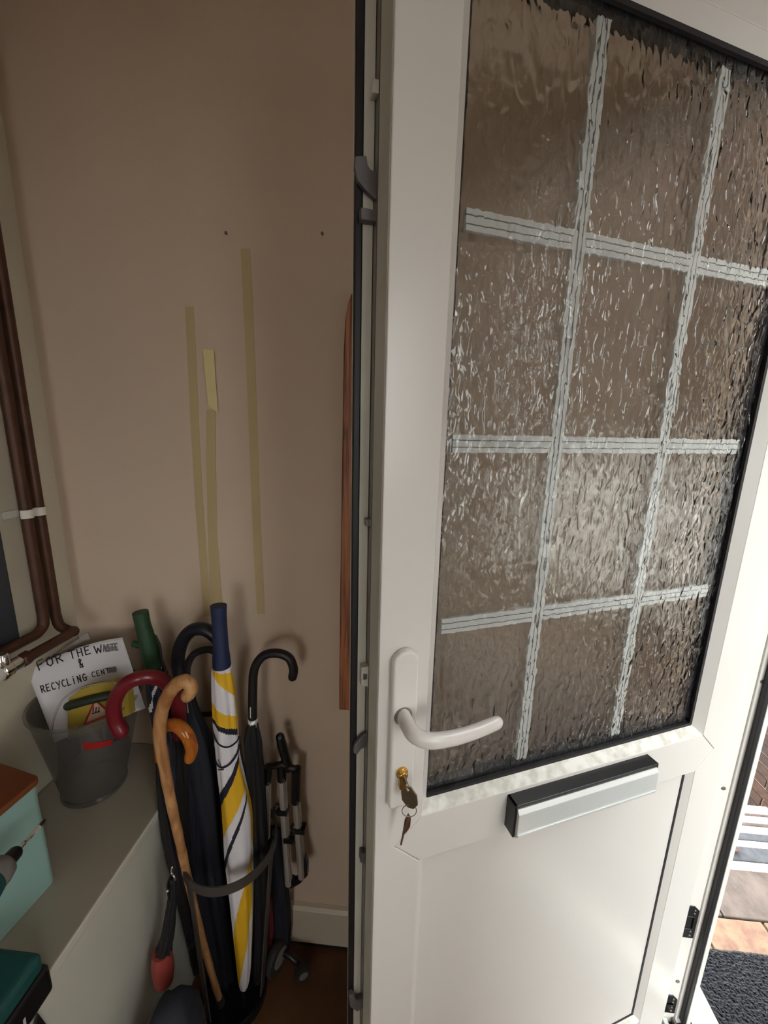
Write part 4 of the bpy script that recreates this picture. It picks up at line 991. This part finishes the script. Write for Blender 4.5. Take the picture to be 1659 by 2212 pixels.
canopy([P(x, y, Y=Y) for x, y, Y in ((333, 1436, 0.80), (339, 1480, 0.79), (352, 1540, 0.765), (378, 1640, 0.745), (400, 1760, 0.745), (415, 1950, 0.75), (425, 2080, 0.76))], [0.017, 0.022, 0.026, 0.026, 0.024, 0.022, 0.012], None, seed=3, seg=60, nring=80, face=st2).build('canopy', [FDNAVY, FWHITE], o, smooth=True)

# -- folding trolley: dark loop handle, two tubes, wheels
tl = thing('luggage_trolley', 'dark folding luggage trolley with a loop handle and two small wheels', 'trolley', (-0.36, 0.83, 0))
YT = 0.845
MB().tube(spline([P(x, y, Y=YT) for x, y in ((406, 1500), (404, 1446), (416, 1416), (440, 1404), (462, 1406), (478, 1426), (482, 1500))], 8), 0.0085, 14).build('loop_handle', DRUB, tl, smooth=True)
MB().tube([P(406, 1500, Y=YT), P(440, 1900, Y=0.845), (-0.395, 0.862, 0.03)], 0.0065, 12).build('side_tube', BLACKP, tl, smooth=True)
MB().tube([P(482, 1500, Y=YT), P(530, 1800, Y=0.845), (-0.312, 0.850, 0.045)], 0.0065, 12).build('side_tube', BLACKP, tl, smooth=True)
MB().tube([P(410, 1545, Y=YT), P(488, 1540, Y=YT)], 0.006, 12).build('cross_bar', BLACKP, tl, smooth=True)
def wheel(c, r, axv, nm='wheel'):
    w_ = MB().lathe([(r * 0.55, -0.010), (r * 0.96, -0.010), (r, -0.006), (r, 0.006), (r * 0.96, 0.010), (r * 0.55, 0.010)], c, axv, 32)
    o_ = w_.build(nm, DRUB, tl, smooth=True, auto=40)
    MB().lathe([(r * 0.12, -0.012), (r * 0.56, -0.0105), (r * 0.56, 0.0105), (r * 0.12, 0.012)], c, axv, 24).build('wheel_hub', GREYP, o_, off=origin(tl), smooth=True, auto=40)
wheel(Vector((-0.326, 0.815, 0.048)), 0.046, (0.9, -0.35, 0))
wheel(Vector((-0.252, 0.800, 0.024)), 0.022, (0.5, -0.85, 0))
MB().tube([(-0.345, 0.828, 0.055), (-0.29, 0.82, 0.04), (-0.25, 0.808, 0.026)], 0.008, 12).build('axle_arm', BLACKP, tl, smooth=True)
sacq = [P(x, y, Y=Y) for x, y, Y in ((590, 1790, 0.85), (596, 1880, 0.848), (604, 1960, 0.845), (604, 2020, 0.842), (600, 2055, 0.84))]
canopy(sacq, [0.018, 0.026, 0.032, 0.030, 0.016], None, seed=5, amp=0.12, flat=0.6).build('fabric_sleeve', FNAVY, tl, smooth=True)
MB().tube([P(580, 1945, Y=0.815), P(582, 2010, Y=0.815), P(580, 2045, Y=0.815)], [0.010, 0.013, 0.008], 14).build('red_strap', mat('dark_red_webbing', rgb(104, 26, 38), 0.7), tl, smooth=True)['label'] = 'dark red strap'

# -- folding tripod stool of aluminium tubes
fs_ = thing('folding_stool', 'folded stool of silver tubes with black caps and clips', 'stool', (-0.28, 0.83, 0.24))
YS = 0.822
def tubepx(a, b, r, nm, m, Y=YS):
    d_ = MB().tube([P(*a, Y=Y), P(*b, Y=Y)], r, 18)
    return d_.build(nm, m, fs_, smooth=True, auto=50)
legs = [((577, 1688), (575, 1808)), ((609, 1680), (624, 1908)), ((640, 1730), (652, 1893))]
for (a, b) in legs:
    l_ = tubepx(a, b, 0.0105, 'leg', ALU)
    gv = MB()
    for dx_ in (2.0, 5.0):
        pa_, pb_ = P(a[0] + dx_, a[1] + 2, Y=YS - 0.0100), P(b[0] + dx_, b[1] - 2, Y=YS - 0.0100)
        gv.strip([pa_, pb_], 0.0006, (1, 0, 0), 0.0006)
    gv.build('groove', GREYP, l_, off=origin(fs_))
MB().tube(spline([P(x, y, Y=YS) for x, y in ((605, 1592), (610, 1612), (618, 1640), (623, 1662))], 5), [0.0105] * 3 + [0.0115] * 13, 18, rnd=3).build('carry_handle', BLACKP, fs_, smooth=True)
tubepx((640, 1660), (639, 1732), 0.0115, 'foam_grip', BLACKP)
tubepx((580, 1655), (577, 1690), 0.0105, 'end_cap', BLACKP)
tubepx((608, 1650), (609, 1684), 0.0115, 'end_cap', BLACKP)
MB().tube([P(584, 1656, Y=YS), P(612, 1650, Y=YS - 0.004), P(640, 1664, Y=YS)], 0.0085, 14, rnd=1).build('hinge_block', BLACKP, fs_, smooth=True)
for cx_, cy_, w2 in ((600, 1748, 1), (638, 1788, 1), (636, 1810, 0)):
    cpt = P(cx_, cy_, Y=YS - 0.004)
    ring_ = [cpt + Vector((0.010 * math.cos(t), 0.0, 0.013 * math.sin(t))) for t in [2 * math.pi * k / 20 for k in range(21)]]
    c_ = MB().tube(ring_, 0.0038, 8, cap=False)
    sgn = 1 if w2 else -1
    c_.box((cpt.x + min(0, sgn * 0.026), cpt.y - 0.009, cpt.z - 0.010), (cpt.x + max(0, sgn * 0.026), cpt.y + 0.012, cpt.z + 0.004))
    c_.build('tube_clip', BLACKP, fs_, smooth=True, auto=40)
MB().prism([P(x, y, Y=YS - 0.006) for x, y in ((622, 1898), (636, 1905), (655, 1892), (657, 1850), (664, 1872), (664, 1893), (648, 1910), (626, 1922))], (0, 0.016, 0)).build('foot_block', BLACKP, fs_, bevel=0.002)

# -- small folded umbrella with red handle hanging from the hoop, and a navy bag on the floor
mu = thing('compact_umbrella', 'small dark umbrella with a red grip hanging head down from the hoop', 'umbrella', P(352, 2120, Y=0.61))
MB().tube([P(349, 2056, Y=0.612), P(350, 2075, Y=0.611), P(353, 2100, Y=0.61), P(354, 2118, Y=0.61), P(354, 2123, Y=0.61)], [0.0185, 0.0215, 0.0215, 0.0190, 0.012], 20).build('grip', REDG, mu, smooth=True, auto=60)
for dx_ in (344, 353): MB().tube([P(dx_, 2120, Y=0.605), P(dx_ + 1, 2132, Y=0.605)], 0.0011, 8).build('prong', CHROME, mu)
canopy([P(x, y, Y=0.615) for x, y in ((372, 1900), (370, 1960), (362, 2020), (352, 2062))], [0.006, 0.010, 0.013, 0.017], None, seed=2).build('canopy', FBLACK, mu, smooth=True)
MB().tube(spline([P(374, 1878, Y=0.605), P(366, 1895, Y=0.605), P(362, 1915, Y=0.605), P(366, 1950, Y=0.61)], 6), 0.0022, 8).build('wrist_cord', BLACKP, mu, smooth=True)
MB().tube(spline([P(372, 1872, Y=0.605), P(371, 1885, Y=0.603), P(376, 1893, Y=0.60), P(379, 1902, Y=0.60)], 5), 0.0019, 8).build('hanging_hook', CHROME, mu, smooth=True)
MB().lathe([(0.0015, -0.003), (0.0032, 0), (0.0015, 0.003)], P(363, 1924, Y=0.603), (0, 0, 1), 10).build('cord_bead', CHROME, mu)
bg = MB(); seg_, rng = 28, 9; vs = []
btop = P(366, 2178, Y=0.535); bcen = Vector((btop.x, 0.535, 0.0))
for i in range(rng + 1):
    t = i / rng; h_ = (btop.z + 0.01) * t; r_ = 0.070 * math.sqrt(max(0.02, 1 - (t * 0.96) ** 3))
    for k in range(seg_):
        a = 2 * math.pi * k / seg_
        f = 1 + 0.42 * noise.noise(Vector((math.cos(a) * 1.4, math.sin(a) * 1.4, t * 4.0))) + 0.1 * noise.noise(Vector((math.cos(a) * 5, math.sin(a) * 5, t * 9.0)))
        vs.append(bcen + Vector((math.cos(a) * r_ * f, math.sin(a) * r_ * f * 1.15, h_)))
bg.add(vs, [(i * seg_ + k, i * seg_ + (k + 1) % seg_, (i + 1) * seg_ + (k + 1) % seg_, (i + 1) * seg_ + k) for i in range(rng) for k in range(seg_)] + [tuple(range(seg_))[::-1], tuple(range(rng * seg_, (rng + 1) * seg_))])
tag(bg.build('fabric_bag', FNAVY, off=bcen, smooth=True), 'slumped navy fabric bag on the floor in front of the stand', 'bag')

# ================================================================ FILL LAMP added on the unseen ceiling behind the camera
cl_ = thing('fill_lamp_fitting', 'round fill lamp added on the hall ceiling behind the camera', 'lamp', (-0.1, -1.5, ZC))
MB().lathe([(0.13, 0), (0.13, -0.02), (0.12, -0.03)], (-0.1, -1.5, ZC), (0, 0, 1), 32).build('fill_lamp_base', WPLAS, cl_)
MB().lathe([(0.118, -0.03), (0.10, -0.06), (0.05, -0.078), (0.01, -0.082)], (-0.1, -1.5, ZC), (0, 0, 1), 32).build('fill_lamp_shade', LAMPE, cl_, smooth=True)
hl = bpy.data.lights.new('fill_lamp', 'POINT'); hl.energy = FILL_LAMP_POWER; hl.color = (1, 0.84, 0.66); hl.shadow_soft_size = 0.1
hlo = bpy.data.objects.new('fill_lamp', hl); COL.objects.link(hlo); hlo.location = (-0.1, -1.5, ZC - 0.2)

for o in list(bpy.data.objects):
    if '_org' in o: del o['_org']
